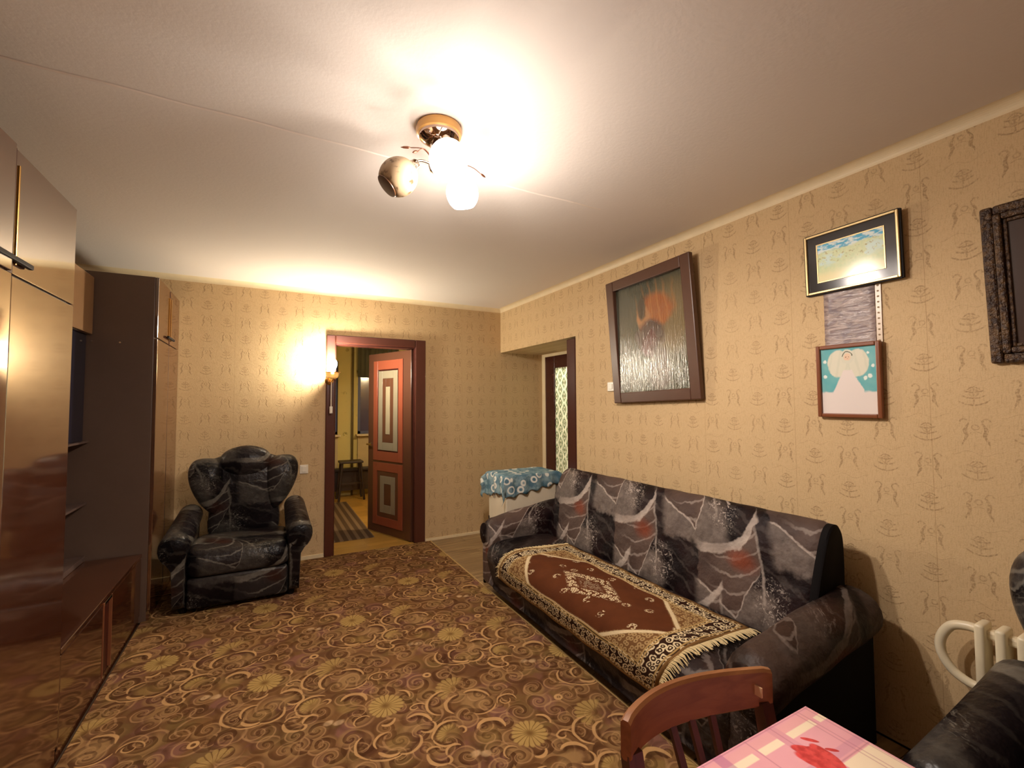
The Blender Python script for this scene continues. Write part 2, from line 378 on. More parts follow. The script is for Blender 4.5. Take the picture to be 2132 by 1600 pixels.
def plaid_mat():
    m = Mat('pink_plaid_oilcloth', .35, 0, .45); x, y, z = m.xyz()
    X, Y = 1.06-x, .60-y                         # distance from the far right corner
    c = m.mix(m.noise(30, detail=2)*.3, lin('#e0a0ac'), lin('#e6b0b4'))
    def band(t, a, b): return (t-a).step(-.0015, .0015)*(t-b).step(.0015, -.0015)
    cr, mv, dk = lin('#efdcc0'), lin('#c98a9c'), lin('#a9667a')
    fx, fy = X.mod(.33), Y.mod(.33)
    c = m.mix(band(fy, .012, .031)*.35, c, lin('#e4a99f'))
    c = m.mix(band(fx, .010, .110)*band(fy, .127, .25), c, cr)
    c = m.mix(band(fx, .155, .29)*band(fy, .127, .25)*.35, c, cr)
    c = m.mix(band(fy, .031, .047)*(1-band(fx, .030, .043))*(1-band(fx, .128, .155))*(1-band(fx, .218, .235)), c, cr)
    c = m.mix(band(fx, .128, .155)*.45, c, mv)
    c = m.mix(band(fx, .29, .315)*.6, c, lin('#b06a94')); c = m.mix(band(fy, .10, .118)*.35, c, lin('#b87a9c'))
    for t, a in ((fx, .039), (fx, .049), (fx, .140), (fx, .2195), (fx, .012), (fy, .0055), (fy, .122), (fy, .255)):
        c = m.mix(band(t, a, a+.0026)*.55, c, dk)
    # red petals
    n = (m.noise(28, detail=2)-.5)*.03
    for (px, py, ang, l, wd) in ((.132, .083, 2.25, .034, .013), (.118, .105, 1.4, .034, .016), (.140, .115, 2.0, .05, .018), (.102, .064, 2.3, .016, .0045), (.092, .099, 2.4, .012, .004), (.16, .16, 1.7, .05, .018), (.118, .083, 2.2, .014, .005)):
        lx, ly = X-px, Y-py; ca, sa = math.cos(ang), math.sin(ang)
        q = hyp((lx*ca+ly*sa)/l, (ly*ca-lx*sa)/wd)+n*9
        c = m.mix(q.step(1.1, .95), c, m.mix(m.noise(60, detail=2).step(.35, .65), lin('#b5262f'), lin('#d84548')))
    m.col(c); return m.m
def lace_mat():
    m = Mat('blue_lace', .85, 0, .2)
    v = m.voro(11, rnd=.75); d = S(m.nt, v.outputs['Distance'])
    ring = ((d-.33).abs()).step(.10, .04); cr, cg, cb = m.xyz(v.outputs['Color'])
    c = m.mix(m.noise(14, detail=4).step(.35, .65), lin('#557688'), lin('#8aa2a8'))
    c = m.mix(m.noise(20, detail=3).step(.5, .62)*.6, c, lin('#3f6472'))
    c = m.mix(ring*cg.gt(.35)*.95, c, lin('#e3e2d8'))
    m.col(c); m.bump(m.noise(90, detail=2), .4, .004); return m.m
def glass_pattern():
    m = Mat('patterned_door_glass', .35, 0, .4); x, y, z = m.xyz()
    k = (y/.075).floor(); u = ((y/.075).fract()-.5).abs(); v = ((z/.15+k.mod(2)*.5).fract()-.5).abs()
    d = u*1.5+v*1.5; n = m.noise(70, detail=1)
    pat = ((d-.62).abs()).step(.13, .06).max((d-.14).step(.10, .03)).max(((hyp(u*2, v*2)-.55).abs()).step(.12, .05)*.8).max((u-.455).step(0, .02))
    c = m.mix((pat*(n.step(.25, .45))).min(1), lin('#f4f1e4'), lin('#56703f'))
    c = m.mix((d-.22).abs().step(.06, .02)*.6, c, lin('#8a6a3c'))
    t = m.nt.nodes.new('ShaderNodeBsdfTranslucent'); m.nt.links.new(c, t.inputs[0]); m.col(c)
    mx = m.nt.nodes.new('ShaderNodeMixShader'); mx.inputs[0].default_value = .65
    m.nt.links.new(m.b.outputs[0], mx.inputs[1]); m.nt.links.new(t.outputs[0], mx.inputs[2]); m.nt.links.new(mx.outputs[0], m.out.inputs[0])
    return m.m
def painting_mat():
    m = Mat('varnished_old_painting', .18, 0, 1.0); uv = m.xyz('UV'); U, V = uv[0], uv[1]
    w1 = (m.noise(5, detail=3)-.5)*.14; w2 = (m.noise(6, m.vec(V, U, 3.), detail=3)-.5)*.14
    a, b = U+w1, V+w2
    def blob(x, y, rx, ry, s=.45): return hyp((a-x)/rx, (b-y)/ry).step(1+s, 1-s)
    c = m.mix(m.noise(4, detail=4), lin('#2c2e24'), lin('#44432f'))
    c = m.mix(blob(.8, .62, .3, .3)*.8, c, lin('#6e5c3a'))
    c = m.mix(blob(.12, .75, .25, .2)*.5, c, lin('#4b4b40'))
    c = m.mix(blob(.60, .72, .24, .15, .25), c, lin('#8a4c1e'))
    c = m.mix(((a*60+b*9).sin().step(.4, 1))*blob(.6, .76, .28, .2)*.4, c, lin('#a06a34'))
    c = m.mix(blob(.42, .66, .10, .12, .2), c, lin('#96683f'))
    c = m.mix(blob(.40, .76, .06, .10, .3), c, lin('#3a2c1e'))
    c = m.mix(blob(.50, .51, .20, .12, .3), c, lin('#3b2220'))
    c = m.mix(blob(.50, .42, .10, .12, .3), c, lin('#4d2426'))
    c = m.mix(blob(.62, .20, .14, .24, .4)*.8, c, lin('#4a372c'))
    c = m.mix(blob(.2, .15, .22, .2)*.4, c, lin('#55503a'))
    m.col(c)
    rip = m.noise(1, m.vec(U*60, V*9, 0.), detail=4, dist=.4)
    m.bump(rip, .24, .012); return m.m
def waterfall_mat():
    m = Mat('waterfall_print', .12, 0, .6); uv = m.xyz('UV'); U, V = uv[0], uv[1]
    w1 = (m.noise(6, m.vec(U, V, 0.), detail=3)-.5)
    hz = V+w1*.22-U*.06
    c = m.mix(m.noise(9, m.vec(U*2, V, 1.), detail=3), lin('#eef0c4'), lin('#c3e0b0'))
    c = m.mix(V.step(.35, .1), c, lin('#f6eebc'))
    c = m.mix((U*9+w1*6).sin().step(.2, .9)*hz.step(.3, .5)*hz.step(.78, .6), c, lin('#d9f2ea'))
    c = m.mix(m.noise(12, m.vec(U*1.5, V, 5.), detail=3).step(.56, .68)*hz.step(.35, .5), c, lin('#b5b27c'))
    sky = hz.step(.74, .80)
    c = m.mix(sky, c, m.mix(m.noise(4, m.vec(U*2, V*3, 2.), detail=3).step(.42, .58), lin('#4fb4dd'), lin('#e2f4f4')))
    m.col(c); return m.m
def angel_mat():
    m = Mat('angel_print', .18, 0, .5); uv = m.xyz('UV'); U, V = uv[0], uv[1]
    n = (m.noise(9, m.vec(U, V, 0.), detail=2)-.5)*.05; a, b = U-.5+n, V+n
    A = a.abs()
    W = lin('#e4d9d3')
    c = m.mix(m.noise(4, m.vec(U, V, 0.), detail=2), lin('#3f9fae'), lin('#93c6c0'))
    for (x, y, q) in ((-.42, .80, .04), (-.42, .57, .045), (.38, .56, .05), (.30, .53, .04), (.43, .70, .035), (.3, .74, .03), (.36, .9, .03)):
        c = m.mix(hyp(a-x, (b-y)*1.25).step(q, q*.6), c, lin('#e6eee6'))
    wing = (hyp((A-.17)/.20, (b-.76)/.20)).step(1.08, .95); c = m.mix(wing, c, lin('#dcd9c6'))
    wg2 = ((A*40+b*10).sin()).step(.4, 1)*wing*.2; c = m.mix(wg2, c, lin('#b9c2ae'))
    skirt = (A-(.62-b)*.62-.10).step(.012, -.012)*(b-.66).step(.01, -.01); c = m.mix(skirt.max((b-.33).step(.02, -.02)), c, W)
    c = m.mix(hyp(A/.12, (b-.86)/.11).step(1.05, .95), c, lin('#d8d6c4'))
    c = m.mix(hyp(a/.062, (b-.855)/.058).step(1.05, .92), c, lin('#e6c9ae'))
    c = m.mix((hyp(a/.085, (b-.865)/.07)-1).abs().step(.14, .05)*b.gt(.87), c, lin('#6b6a5a'))
    c = m.mix(hyp((A-.024)/.010, (b-.858)/.007).step(1.2, .8)*.7, c, lin('#5a4438'))
    c = m.mix(hyp(a/.016, (b-.83)/.005).step(1.2, .8)*.6, c, lin('#b06a5a'))
    m.col(c); return m.m
def foil_mat():
    m = Mat('lilac_foil_sheet', .22, .0, .6); x, y, z = m.xyz()
    n = m.noise(3, m.vec(x, y*4, z*16), detail=5, dist=1.2)
    c = m.mix(n.step(.35, .65), lin('#ab9695'), lin('#e0cdc4')); c = m.mix(m.noise(18, detail=3).step(.55, .7)*.5, c, lin('#857683'))
    m.col(c); m.bump(n, .5, .01); return m.m
def leafpaper_mat():
    m = Mat('kitchen_leaf_wallpaper', .8, 0, .2); v = m.voro(6, rnd=.9); d = S(m.nt, v.outputs['Distance'])
    n = m.noise(22, detail=3)
    c = m.mix(m.noise(2), lin('#d8c983'), lin('#c9b974')); c = m.mix((d+n*.5).step(.55, .35)*n.step(.42, .55), c, lin('#6b5f2a'))
    m.col(c); return m.m
def laminate_mat():
    m = Mat('grey_oak_laminate', .38, 0, .4); x, y, z = m.xyz()
    oi = m.nt.nodes.new('ShaderNodeObjectInfo'); rnd = S(m.nt, oi.outputs['Random'])
    n = m.noise(1, m.vec(x*2.2+rnd*9, y*26+rnd*50, 0.), detail=5, dist=.8)
    c = m.mix(n.step(.3, .7), lin('#7d6444'), lin('#a68a62')); c = m.mix(rnd*.35, c, lin('#6b5439')); m.col(c); return m.m
def kitchenfloor_mat():
    m = Mat('yellow_parquet_linoleum', .35, 0, .4); x, y, z = m.xyz()
    n = m.noise(1, m.vec(x*4, y*20, 0.), detail=4)
    ch = ((x/.3).floor()+(y/.3).floor()).mod(2)
    c = m.mix(n, lin('#b58a3c'), lin('#d6ab58')); c = m.mix(ch*.3, c, lin('#9a7230')); m.col(c); return m.m
def runner_mat():
    m = Mat('striped_runner', .9, 0, .1); x, y, z = m.xyz()
    c = m.mix((x*75).sin().step(-.2, .6), lin('#5b4a3a'), lin('#857057')); m.col(c); m.bump(m.noise(200), .4, .003); return m.m
def mirror_frame_mat():
    m = Mat('dark_carved_frame', .45, .15, .5); n = m.noise(60, detail=4)
    m.col(m.mix(n.step(.35, .7), lin('#2a160b'), lin('#5c4224'))); m.bump(m.noise(90, detail=3), .8, .01); return m.m

WP = wallpaper(); CEIL = ceiling_mat(); LAQ = lacquer(); LAM = laminate_mat()
CREAM = plain('cream_paint', '#dfcda8', .5)
REDBROWN = plain('red_brown_gloss_paint', '#532c21', .25, var=.08)
DARKDOOR = plain('dark_brown_gloss_paint', '#43201a', .25, var=.08)
DARKSIDE = plain('dark_aubergine_laminate', '#5a473c', .4)
DARKWOOD = plain('dark_red_wood_trim', '#3a130d', .35)
GOLD = plain('brass_gold', '#d9a85a', .22, .9)
CHROME = plain('chrome_metal', '#d9cfc4', .12, 1)
WHITEP = plain('white_plastic', '#e6dfd0', .35)
BLACKISH = plain('black_metal', '#161112', .6, 0, .2)
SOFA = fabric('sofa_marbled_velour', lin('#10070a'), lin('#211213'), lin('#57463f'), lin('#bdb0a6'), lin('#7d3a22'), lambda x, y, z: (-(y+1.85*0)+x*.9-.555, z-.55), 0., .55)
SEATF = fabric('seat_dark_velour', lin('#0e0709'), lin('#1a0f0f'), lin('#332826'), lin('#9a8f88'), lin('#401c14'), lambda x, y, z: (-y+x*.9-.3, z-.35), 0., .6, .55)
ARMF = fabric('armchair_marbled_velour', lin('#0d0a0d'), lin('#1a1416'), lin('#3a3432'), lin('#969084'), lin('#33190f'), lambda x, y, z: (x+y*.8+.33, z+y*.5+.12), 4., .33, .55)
BLACKF = plain('black_underside_fabric', '#0a0607', .8, 0, .15)

# ================================================================== room shell
Y0 = -2.2; XL = -1.32
def bm_boxes(*bs):
    bm = bmesh.new()
    for b in bs: box(bm, *b)
    return bm
struct('ceiling', B(XL-.1, 3.0, Y0-.1, D+.11, CE, CE+.1), CEIL, 'whitewashed ceiling with a lit ceiling lamp')
struct('wall_back', bm_boxes((XL, .545, D, D+.11, 0, CE), (.545, 1.345, D, D+.11, 2.01, CE), (1.345, 3.0, D, D+.11, 0, CE)), WP, 'back wall in beige damask wallpaper around the open door')
struct('wall_right', bm_boxes((RX, 2.98, Y0, 3.155, 0, CE), (RX, 2.98, 3.155, D, 2.0, CE)), WP, 'right wall in beige damask wallpaper hung with pictures')
struct('wall_left', B(XL-.1, XL, Y0, D+.11, 0, CE), WP, 'left wall behind the cabinets')
struct('wall_front', B(XL, 2.98, Y0-.1, Y0, 0, CE), plain('pale_front_wall', '#efe7da', .8), 'wall behind the camera')
fl = struct('floor', B(XL, 3.0, Y0, D+.12, -.12, -.012), plain('sub_floor', '#4a3826', .8), 'floor with grey oak laminate planks beside the carpet')
pw = .129; mesh_cache = {}
ry = -2.19; row = 0
while ry < D-.02:
    y1 = min(ry+pw, D-.002); xs = [1.42, 1.42+(.45+.37*(row % 3)), 2.32]
    if ry > 3.15: xs = [1.42, 1.42+(.4+.35*(row % 3)), 2.55+.1*(row % 2), 2.885]
    for a, b in zip(xs, xs[1:]):
        k = (round(b-a, 3), round(y1-ry, 3))
        if k not in mesh_cache:
            bm = B(0, b-a-.003, 0, y1-ry-.003, -.012, 0, bev=.0015, seg=1); o = obj('plank', bm, LAM, fl, world=False); mesh_cache[k] = o.data
        else:
            o = bpy.data.objects.new('plank', mesh_cache[k]); C.objects.link(o); o.parent = fl
        o.location = (a, ry, 0)
    ry += pw; row += 1
# cornice strips
def cove(p0, p1, inward, n=8):
    bm = bmesh.new(); p0, p1, q = Vector(p0), Vector(p1), Vector(inward)
    prof = [(0, 0)]+[(.042*math.sin(PI/2*k/n), -.042*math.cos(PI/2*k/n)) for k in range(n+1)]
    prof = [(0, 0), (0, -.042)]+[(.042-.042*math.cos(PI/2*k/n)*1, -.042+.042*math.sin(PI/2*k/n)*.999) for k in range(1, n)]+[(.042, 0)]
    loft(bm, [[p+q*a+Vector((0, 0, b)) for a, b in prof] for p in (p0, p1)]); bmesh.ops.recalc_face_normals(bm, faces=bm.faces); return bm
struct('trim_1', cove((RX, Y0, CE), (RX, D, CE), (-1, 0, 0)), CREAM, 'cream cornice strip along the right wall')
struct('trim_2', cove((XL, D, CE), (RX, D, CE), (0, -1, 0)), CREAM, 'cream cornice strip along the back wall')
bm = bmesh.new()
rings = []
for i in range(60):
    x = -1.25+i*.0486; yy = 1.945+.005*math.sin(x*3)+.003*math.sin(x*17); hgt = .0035*(1 if x < 1.45 else .4)
    rings.append([(x, yy-.006, CE), (x, yy, CE-hgt), (x, yy+.006, CE)])
loft(bm, rings, cap=True)
struct('trim_3', bm, plain('plaster_ridge', '#eaded0', .7), 'thin raised plaster seam across the ceiling')
struct('baseboard_back', bm_boxes((-.66, .472, D-.018, D, 0, .035), (1.446, 2.885, D-.012, D, 0, .025)), CREAM, 'low cream baseboard along the back wall')
# alcove jamb post
struct('trim_4', B(RX-.006, RX+.06, 3.157, 3.285, 0, 1.985, bev=.008), DARKDOOR, 'dark brown jamb board at the edge of the right opening')
struct('trim_5', B(.56, 1.33, 4.567, D+.12, -.012, .002), plain('yellow_threshold', '#b58c42', .4), 'yellow door sill of the kitchen doorway')
# ---- door 1
d1 = sempty('door_1', 'red-brown panelled door standing open to the kitchen', (.94, D, 0))
bm = bmesh.new()
for a in ((.474, .556, D-.022, D+.012, 0, 2.083), (1.332, 1.442, D-.022, D+.012, 0, 2.083), (.556, 1.332, D-.022, D+.012, 2.003, 2.083)): box(bm, *a, bev=.008)
obj('door_casing', bm, REDBROWN, d1)
bm = bmesh.new()
for a in ((.545, .562, D-.01, D+.125, 0, 2.008), (1.325, 1.343, D-.01, D+.125, 0, 2.008), (.562, 1.325, D-.01, D+.125, 1.99, 2.008)): box(bm, *a, bev=.003)
box(bm, 1.300, 1.326, D+.065, D+.125, 0, 1.99, bev=.004)
obj('door_jamb', bm, DARKDOOR, d1)
ang = math.atan2(.725, -.30)
dl = obj('door_leaf', B(0, .765, -.02, .02, .012, 1.985, bev=.004), plain('brown_leaf_paint', '#573627', .28, var=.06), d1, world=False)
dl.location = (1.318-.94, .03, 0); dl.rotation_euler = (0, 0, ang)
# leaf local: x from hinge to free edge, visible face is +y after the turn (towards the room)
FS = 1
ORANGE = plain('orange_red_door_paint', '#8c4832', .3, var=.06); GREYG = plain('grey_olive_door_paint', '#8b806a', .35, var=.06); BRN = plain('brown_door_paint', '#5d3a28', .35, var=.06)
GREYL = plain('pale_grey_door_paint', '#a09377', .35, var=.06)
def bands(x0, x1, z0, z1, spec):
    for k, (ins, mm, h) in enumerate(spec):
        bm = bmesh.new(); nx = spec[k+1][0] if k+1 < len(spec) else None
        a0, a1, c0, c1 = x0+ins[0], x1-ins[0], z0+ins[1], z1-ins[1]
        if nx is None: box(bm, a0, a1, .019, .020+h, c0, c1, bev=.002, seg=1)
        else:
            b0, b1, e0, e1 = x0+nx[0]-.001, x1-nx[0]+.001, z0+nx[1]-.001, z1-nx[1]+.001
            for q in ((a0, b0, c0, c1), (b1, a1, c0, c1), (b0, b1, c0, e0), (b0, b1, e1, c1)): box(bm, q[0], q[1], .019, .020+h, q[2], q[3], bev=.0015, seg=1)
        o = obj('panel_band', bm, mm, dl, world=False)
        yield o
list(bands(.13, .655, .80, 1.90, [((0, 0), ORANGE, .010), ((.075, .10), DARKWOOD, .003), ((.09, .115), GREYG, .008), ((.165, .20), BRN, .005), ((.225, .29), GREYL, .008)]))
list(bands(.13, .655, .10, .775, [((0, 0), ORANGE, .010), ((.075, .09), BRN, .004), ((.13, .14), GREYG, .008), ((.20, .225), BRN, .005)]))
bm = bmesh.new(); tube(bm, [(.715, .02, .97), (.715, .055, .97)], .009); tube(bm, [(.73, .06, .97), (.64, .06, .972)], [.011, .008]); lathe(bm, [(.022, 0), (.02, .006)], (.715, .02, .97), (0, 1, 0), 14)
obj('door_handle', bm, CHROME, dl, smooth='auto', world=False, label='pale metal lever handle')
# ---- door 2 in the alcove
d2 = sempty('door_2', 'dark brown door with patterned glass deep in the right opening', (2.9, 3.9, 0))
bm = bmesh.new()
for a in ((2.885, 2.945, 3.16, 3.24, 0, 2.0), (2.885, 2.945, 4.52, D, 0, 2.0), (2.885, 2.945, 3.24, 4.52, 1.965, 2.0)): box(bm, *a, bev=.004)
obj('door_casing', bm, CREAM, d2)
bm = bmesh.new()
for a in ((2.895, 2.935, 4.335, 4.53, .01, 1.97), (2.895, 2.935, 3.25, 3.50, .01, 1.97), (2.895, 2.935, 3.50, 4.335, 1.825, 1.97), (2.895, 2.935, 3.50, 4.335, .01, .50)): box(bm, *a, bev=.005)
obj('door_leaf', bm, DARKDOOR, d2)
obj('glass_pane', B(2.908, 2.916, 3.49, 4.345, .49, 1.835), glass_pattern(), d2, label='pane of patterned green and white glass')
# lit hall behind door 2
struct('wall_hall', bm_boxes((2.98, 3.9, 2.9, 3.0, 0, CE), (2.98, 3.9, 4.85, 4.95, 0, CE), (3.9, 4.0, 2.9, 4.95, 0, CE), (2.98, 3.9, 2.9, 4.95, CE, CE+.1), (2.98, 3.9, 2.9, 4.95, -.12, -.01)), plain('hall_paint', '#dcdad0', .7), 'pale hall beyond the glazed door')

# ---- kitchen beyond door 1
KY = 7.5; KX0, KX1 = -.6, 2.7
struct('floor_kitchen', B(KX0, KX1, D+.12, KY+.1, -.12, -.002), kitchenfloor_mat(), 'yellow linoleum floor of the kitchen')
struct('ceiling_kitchen', B(KX0, KX1, D+.11, KY+.1, CE, CE+.1), CEIL, 'kitchen ceiling')
LP = leafpaper_mat()
struct('wall_kitchen_left', B(KX0-.1, KX0, D+.11, KY+.1, 0, CE), LP, 'left kitchen wall'); struct('wall_kitchen_right', B(KX1, KX1+.1, D+.11, KY+.1, 0, CE), LP, 'right kitchen wall')
struct('wall_kitchen_back', bm_boxes((KX0, .25, KY, KY+.1, 0, CE), (.25, .955, KY, KY+.1, 0, .945), (.25, .955, KY, KY+.1, 2.1, CE), (.955, 1.252, KY, KY+.1, 0, CE), (1.252, 2.1, KY, KY+.1, 0, .945), (1.252, 2.1, KY, KY+.1, 2.1, CE), (2.1, KX1, KY, KY+.1, 0, CE)), LP, 'far kitchen wall in yellow leaf wallpaper between two windows')
NIGHT = plain('night_window_glass', '#45466b', .12, 0, .7)
for i, (a, b, lab) in enumerate(((.25, .955, 'dark blue night window left of the kitchen pier'), (1.252, 2.1, 'violet dark night window right of the kitchen pier'))):
    wn = sempty('window_%d' % (i+1), lab, ((a+b)/2, KY, .945))
    obj('window_pane', B(a, b, KY+.07, KY+.08, .945, 2.1), NIGHT, wn)
    bm = bmesh.new()
    for q in ((a, a+.05), ((a+b)/2-.03, (a+b)/2+.03), (b-.05, b)): box(bm, q[0], q[1], KY+.05, KY+.075, .945, 2.1)
    box(bm, a, b, KY+.05, KY+.075, .945, .99); box(bm, a, b, KY+.05, KY+.075, 2.05, 2.1); obj('window_frame', bm, plain('dusk_blue_frame', '#4c5378', .5), wn)
    obj('window_sill', B(a-.03, b+.03, KY-.13, KY+.05, .92, .948, bev=.006), CREAM, wn)
    obj('apron_panel', B(a, b, KY-.03, KY, .42, .92, bev=.004), plain('pale_apron_panel', '#c3b184', .5), wn)
pipe = tag(obj('heating_pipe', tube(bmesh.new(), [(1.17, KY-.04, .0), (1.17, KY-.04, 2.49)], .016), plain('dull_pipe_paint', '#6d5d34', .4), smooth=True), 'dull vertical heating pipe on the kitchen pier', 'pipe')
bm = bmesh.new(); N = 60
loft(bm, [[(1.24+i*.011, KY-.06+.018*math.sin(i*.9), zz) for i in range(N)] for zz in (2.42, 2.15, 1.86)], cap=False, close=False)
bmesh.ops.solidify(bm, geom=bm.faces, thickness=.003)
tag(obj('window_curtain', bm, plain('grey_green_curtain', '#8b8668', .9), smooth=True), 'short grey-green gathered curtain over the right kitchen window', 'curtain')
st = thing('step_stool', 'dark wooden stool with splayed legs in the kitchen doorway view', 'stool', (1.10, 7.15, 0))
DKW = plain('dark_stool_wood', '#35261c', .5)
obj('seat', B(.935, 1.265, 7.02, 7.28, .545, .575, bev=.008), DKW, st)
for sx in (-1, 1):
    for sy in (-1, 1): obj('leg', tube(bmesh.new(), [(1.10+sx*.13, 7.15+sy*.09, .55), (1.10+sx*.18, 7.15+sy*.12, 0)], .017, 6), DKW, st)
obj('stretcher', B(.945, 1.255, 7.14, 7.16, .22, .25), DKW, st)
bn = thing('kitchen_bench', 'low dark bench under the kitchen windows', 'bench', (1.3, 7.36, 0))
obj('seat', B(.70, 2.0, 7.27, 7.42, .40, .44, bev=.008), DKW, bn); obj('skirt', B(.72, 1.98, 7.33, 7.36, .10, .40), DKW, bn)
for a in (.74, 1.96):
    obj('leg', B(a-.025, a+.025, 7.29, 7.41, 0, .40), DKW, bn)
tag(obj('kitchen_runner', B(.15, 1.02, 5.0, 6.98, -.002, .006, bev=.002, seg=1), runner_mat()), 'grey-brown striped runner rug on the yellow kitchen floor', 'rug')
kl = thing('kitchen_lamp', 'yellow-shaded pendant lamp in the kitchen mirrored in the window', 'lamp', (1.81, 5.1, CE))
bm = bmesh.new(); tube(bm, [(1.81, 5.1, CE), (1.81, 5.1, 2.12)], .005); obj('cord', bm, BLACKISH, kl)
obj('shade', lathe(bmesh.new(), [(.03, 2.14), (.12, 2.03)], (1.81, 5.1, 0), n=20, cap=False), plain('yellow_shade', '#d8b23a', .5), kl, smooth=True)
obj('bulb', lathe(bmesh.new(), [(.0, 1.985), (.03, 1.995), (.042, 2.03), (.03, 2.065), (.012, 2.09)], (1.81, 5.1, 0), n=14), emit('kitchen_bulb_glow', (1, .78, .45), E_KITCHEN), kl, smooth=True)
hl = thing('hall_lamp', 'small hall ceiling lamp shining through the patterned glass', 'lamp', (3.5, 3.9, CE))
obj('canopy', lathe(bmesh.new(), [(.05, CE-.02), (.05, CE-.001)], (3.5, 3.9, 0), n=14), WHITEP, hl)
obj('bulb', lathe(bmesh.new(), [(.01, CE-.14), (.045, CE-.11), (.05, CE-.07), (.02, CE-.02)], (3.5, 3.9, 0), n=14), emit('hall_bulb_glow', (1, .97, .86), E_HALL), hl, smooth=True)

# ================================================================== carpet
tag(obj('floor_carpet', B(-.712, 1.49, -2.15, 4.565, -.010, .007, bev=.004, seg=2), carpet_mat()), 'brown wall-to-wall carpet with tan scrolls and blossoms', 'carpet')
tag(obj('carpet_edging', B(1.4905, 1.503, 1.2, 4.565, .0005, .009, bev=.003, seg=1), plain('beige_edging', '#b0905c', .7)), 'thin beige binding strip along the right carpet edge', 'edging')

# ================================================================== cabinets
XF = -.715
def upper_hardware(root, yg, xf, z0, z1, hw):
    for s in (-1, 1): obj('edge_strip', B(xf, xf+.006, yg+s*.030-.004, yg+s*.030+.004, z0+.03, z1-.05, bev=.001, seg=1), GOLD, root, label='thin gold edge strip')
    obj('groove', B(xf-.012, xf+.002, yg-.014, yg+.014, z0, z1), DARKWOOD, root)
    bm = bmesh.new(); box(bm, xf+.004, xf+.018, yg-hw, yg+hw, z0+.036, z0+.052, bev=.003); obj('handle_bar', bm, BLACKISH, root, label='dark horizontal handle bar')
t1 = thing('tall_cabinet', 'tall polished brown lacquer cabinet at the left edge of the photo', 'cabinet', (-1.0, 1.95, 0))
obj('body', B(-1.30, XF-.02, 1.44, 2.478, 0, 2.235, bev=.003), DARKSIDE, t1)
for k, (a, b) in enumerate(((1.445, 1.936), (1.974, 2.483))):
    for (z0, z1) in ((.07, 1.828), (1.834, 2.235)):
        bm = B(-.02, 0, a, b, z0, z1, bev=.003)
        o = obj('door', bm, LAQ, t1, world=False); o.location = (XF+1.0, 0-1.95, 0)
        if k == 0:                                # left doors hang a little ajar
            for v in o.data.vertices: v.co.y -= 1.445
            o.location = (XF+1.0, 1.445-1.95, 0); o.rotation_euler = (0, 0, math.radians(-1.6))
obj('plinth', B(-1.28, XF-.005, 1.445, 2.478, 0, .068), LAQ, t1)
obj('groove', B(XF-.018, XF-.003, 1.936, 1.974, .07, 1.815), DARKWOOD, t1, label='dark red grip groove between the lower doors')
upper_hardware(t1, 1.955, XF, 1.834, 2.235, .115)
XG = -.665
t2 = thing('tall_cabinet', 'tall cabinet with dark side panel in the far left corner behind the armchair', 'cabinet', (-1.0, 4.19, 0))
obj('body', B(-1.30, XG-.02, 3.795, 4.585, 0, 2.285, bev=.003), DARKSIDE, t2)
for a, b in ((3.80, 4.185), (4.201, 4.583)):
    for (z0, z1) in ((.07, 1.868), (1.874, 2.285)): obj('door', B(XG-.02, XG, a, b, z0, z1, bev=.003), LAQ, t2)
obj('plinth', B(-1.28, XG-.005, 3.80, 4.583, 0, .068), LAQ, t2)
obj('groove', B(XG-.018, XG-.001, 4.187, 4.199, .07, 1.86), DARKWOOD, t2)
upper_hardware(t2, 4.193, XG, 1.874, 2.27, .115)
bm = bmesh.new()
for yy in (-1.0, -.86): lathe(bm, [(.008, 0), (.006, .004)], (yy, 3.795, 1.83), (0, -1, 0), 10)
bm.free()
for yy in (-1.0, -.86): obj('screw_cap', lathe(bmesh.new(), [(.008, 0), (.006, .004)], (yy, 3.795, 1.83), (0, -1, 0), 10), CHROME, t2)
b1 = thing('base_cabinet', 'low polished brown base cabinet between the two tall cabinets', 'cabinet', (-1.0, 3.13, 0))
obj('body', B(-1.30, XF-.02, 2.486, 3.788, 0, .425), DARKSIDE, b1)
obj('top_panel', B(-1.30, XF+.003, 2.486, 3.788, .425, .447, bev=.003), LAQ, b1)
for a, b in ((2.49, 3.02), (3.165, 3.785)): obj('door', B(XF-.02, XF, a, b, .05, .418, bev=.003), LAQ, b1)
obj('plinth', B(-1.28, XF-.006, 2.49, 3.785, 0, .046), LAQ, b1)
obj('grip_channel', B(XF-.02, XF-.010, 3.02, 3.165, .045, .418), DARKWOOD, b1, label='dark recessed grip channel')
for a in (3.022, 3.155): obj('edge_strip', B(XF-.012, XF+.003, a, a+.008, .05, .42, bev=.001, seg=1), plain('brown_edge', '#7c4a30', .3), b1)
obj('channel_glint', B(XF-.012, XF+.004, 3.03, 3.155, .405, .421, bev=.002), CHROME, b1, label='shiny strip added as the glint at the channel top')  # chrome strip added to stand in for the white glint above the groove
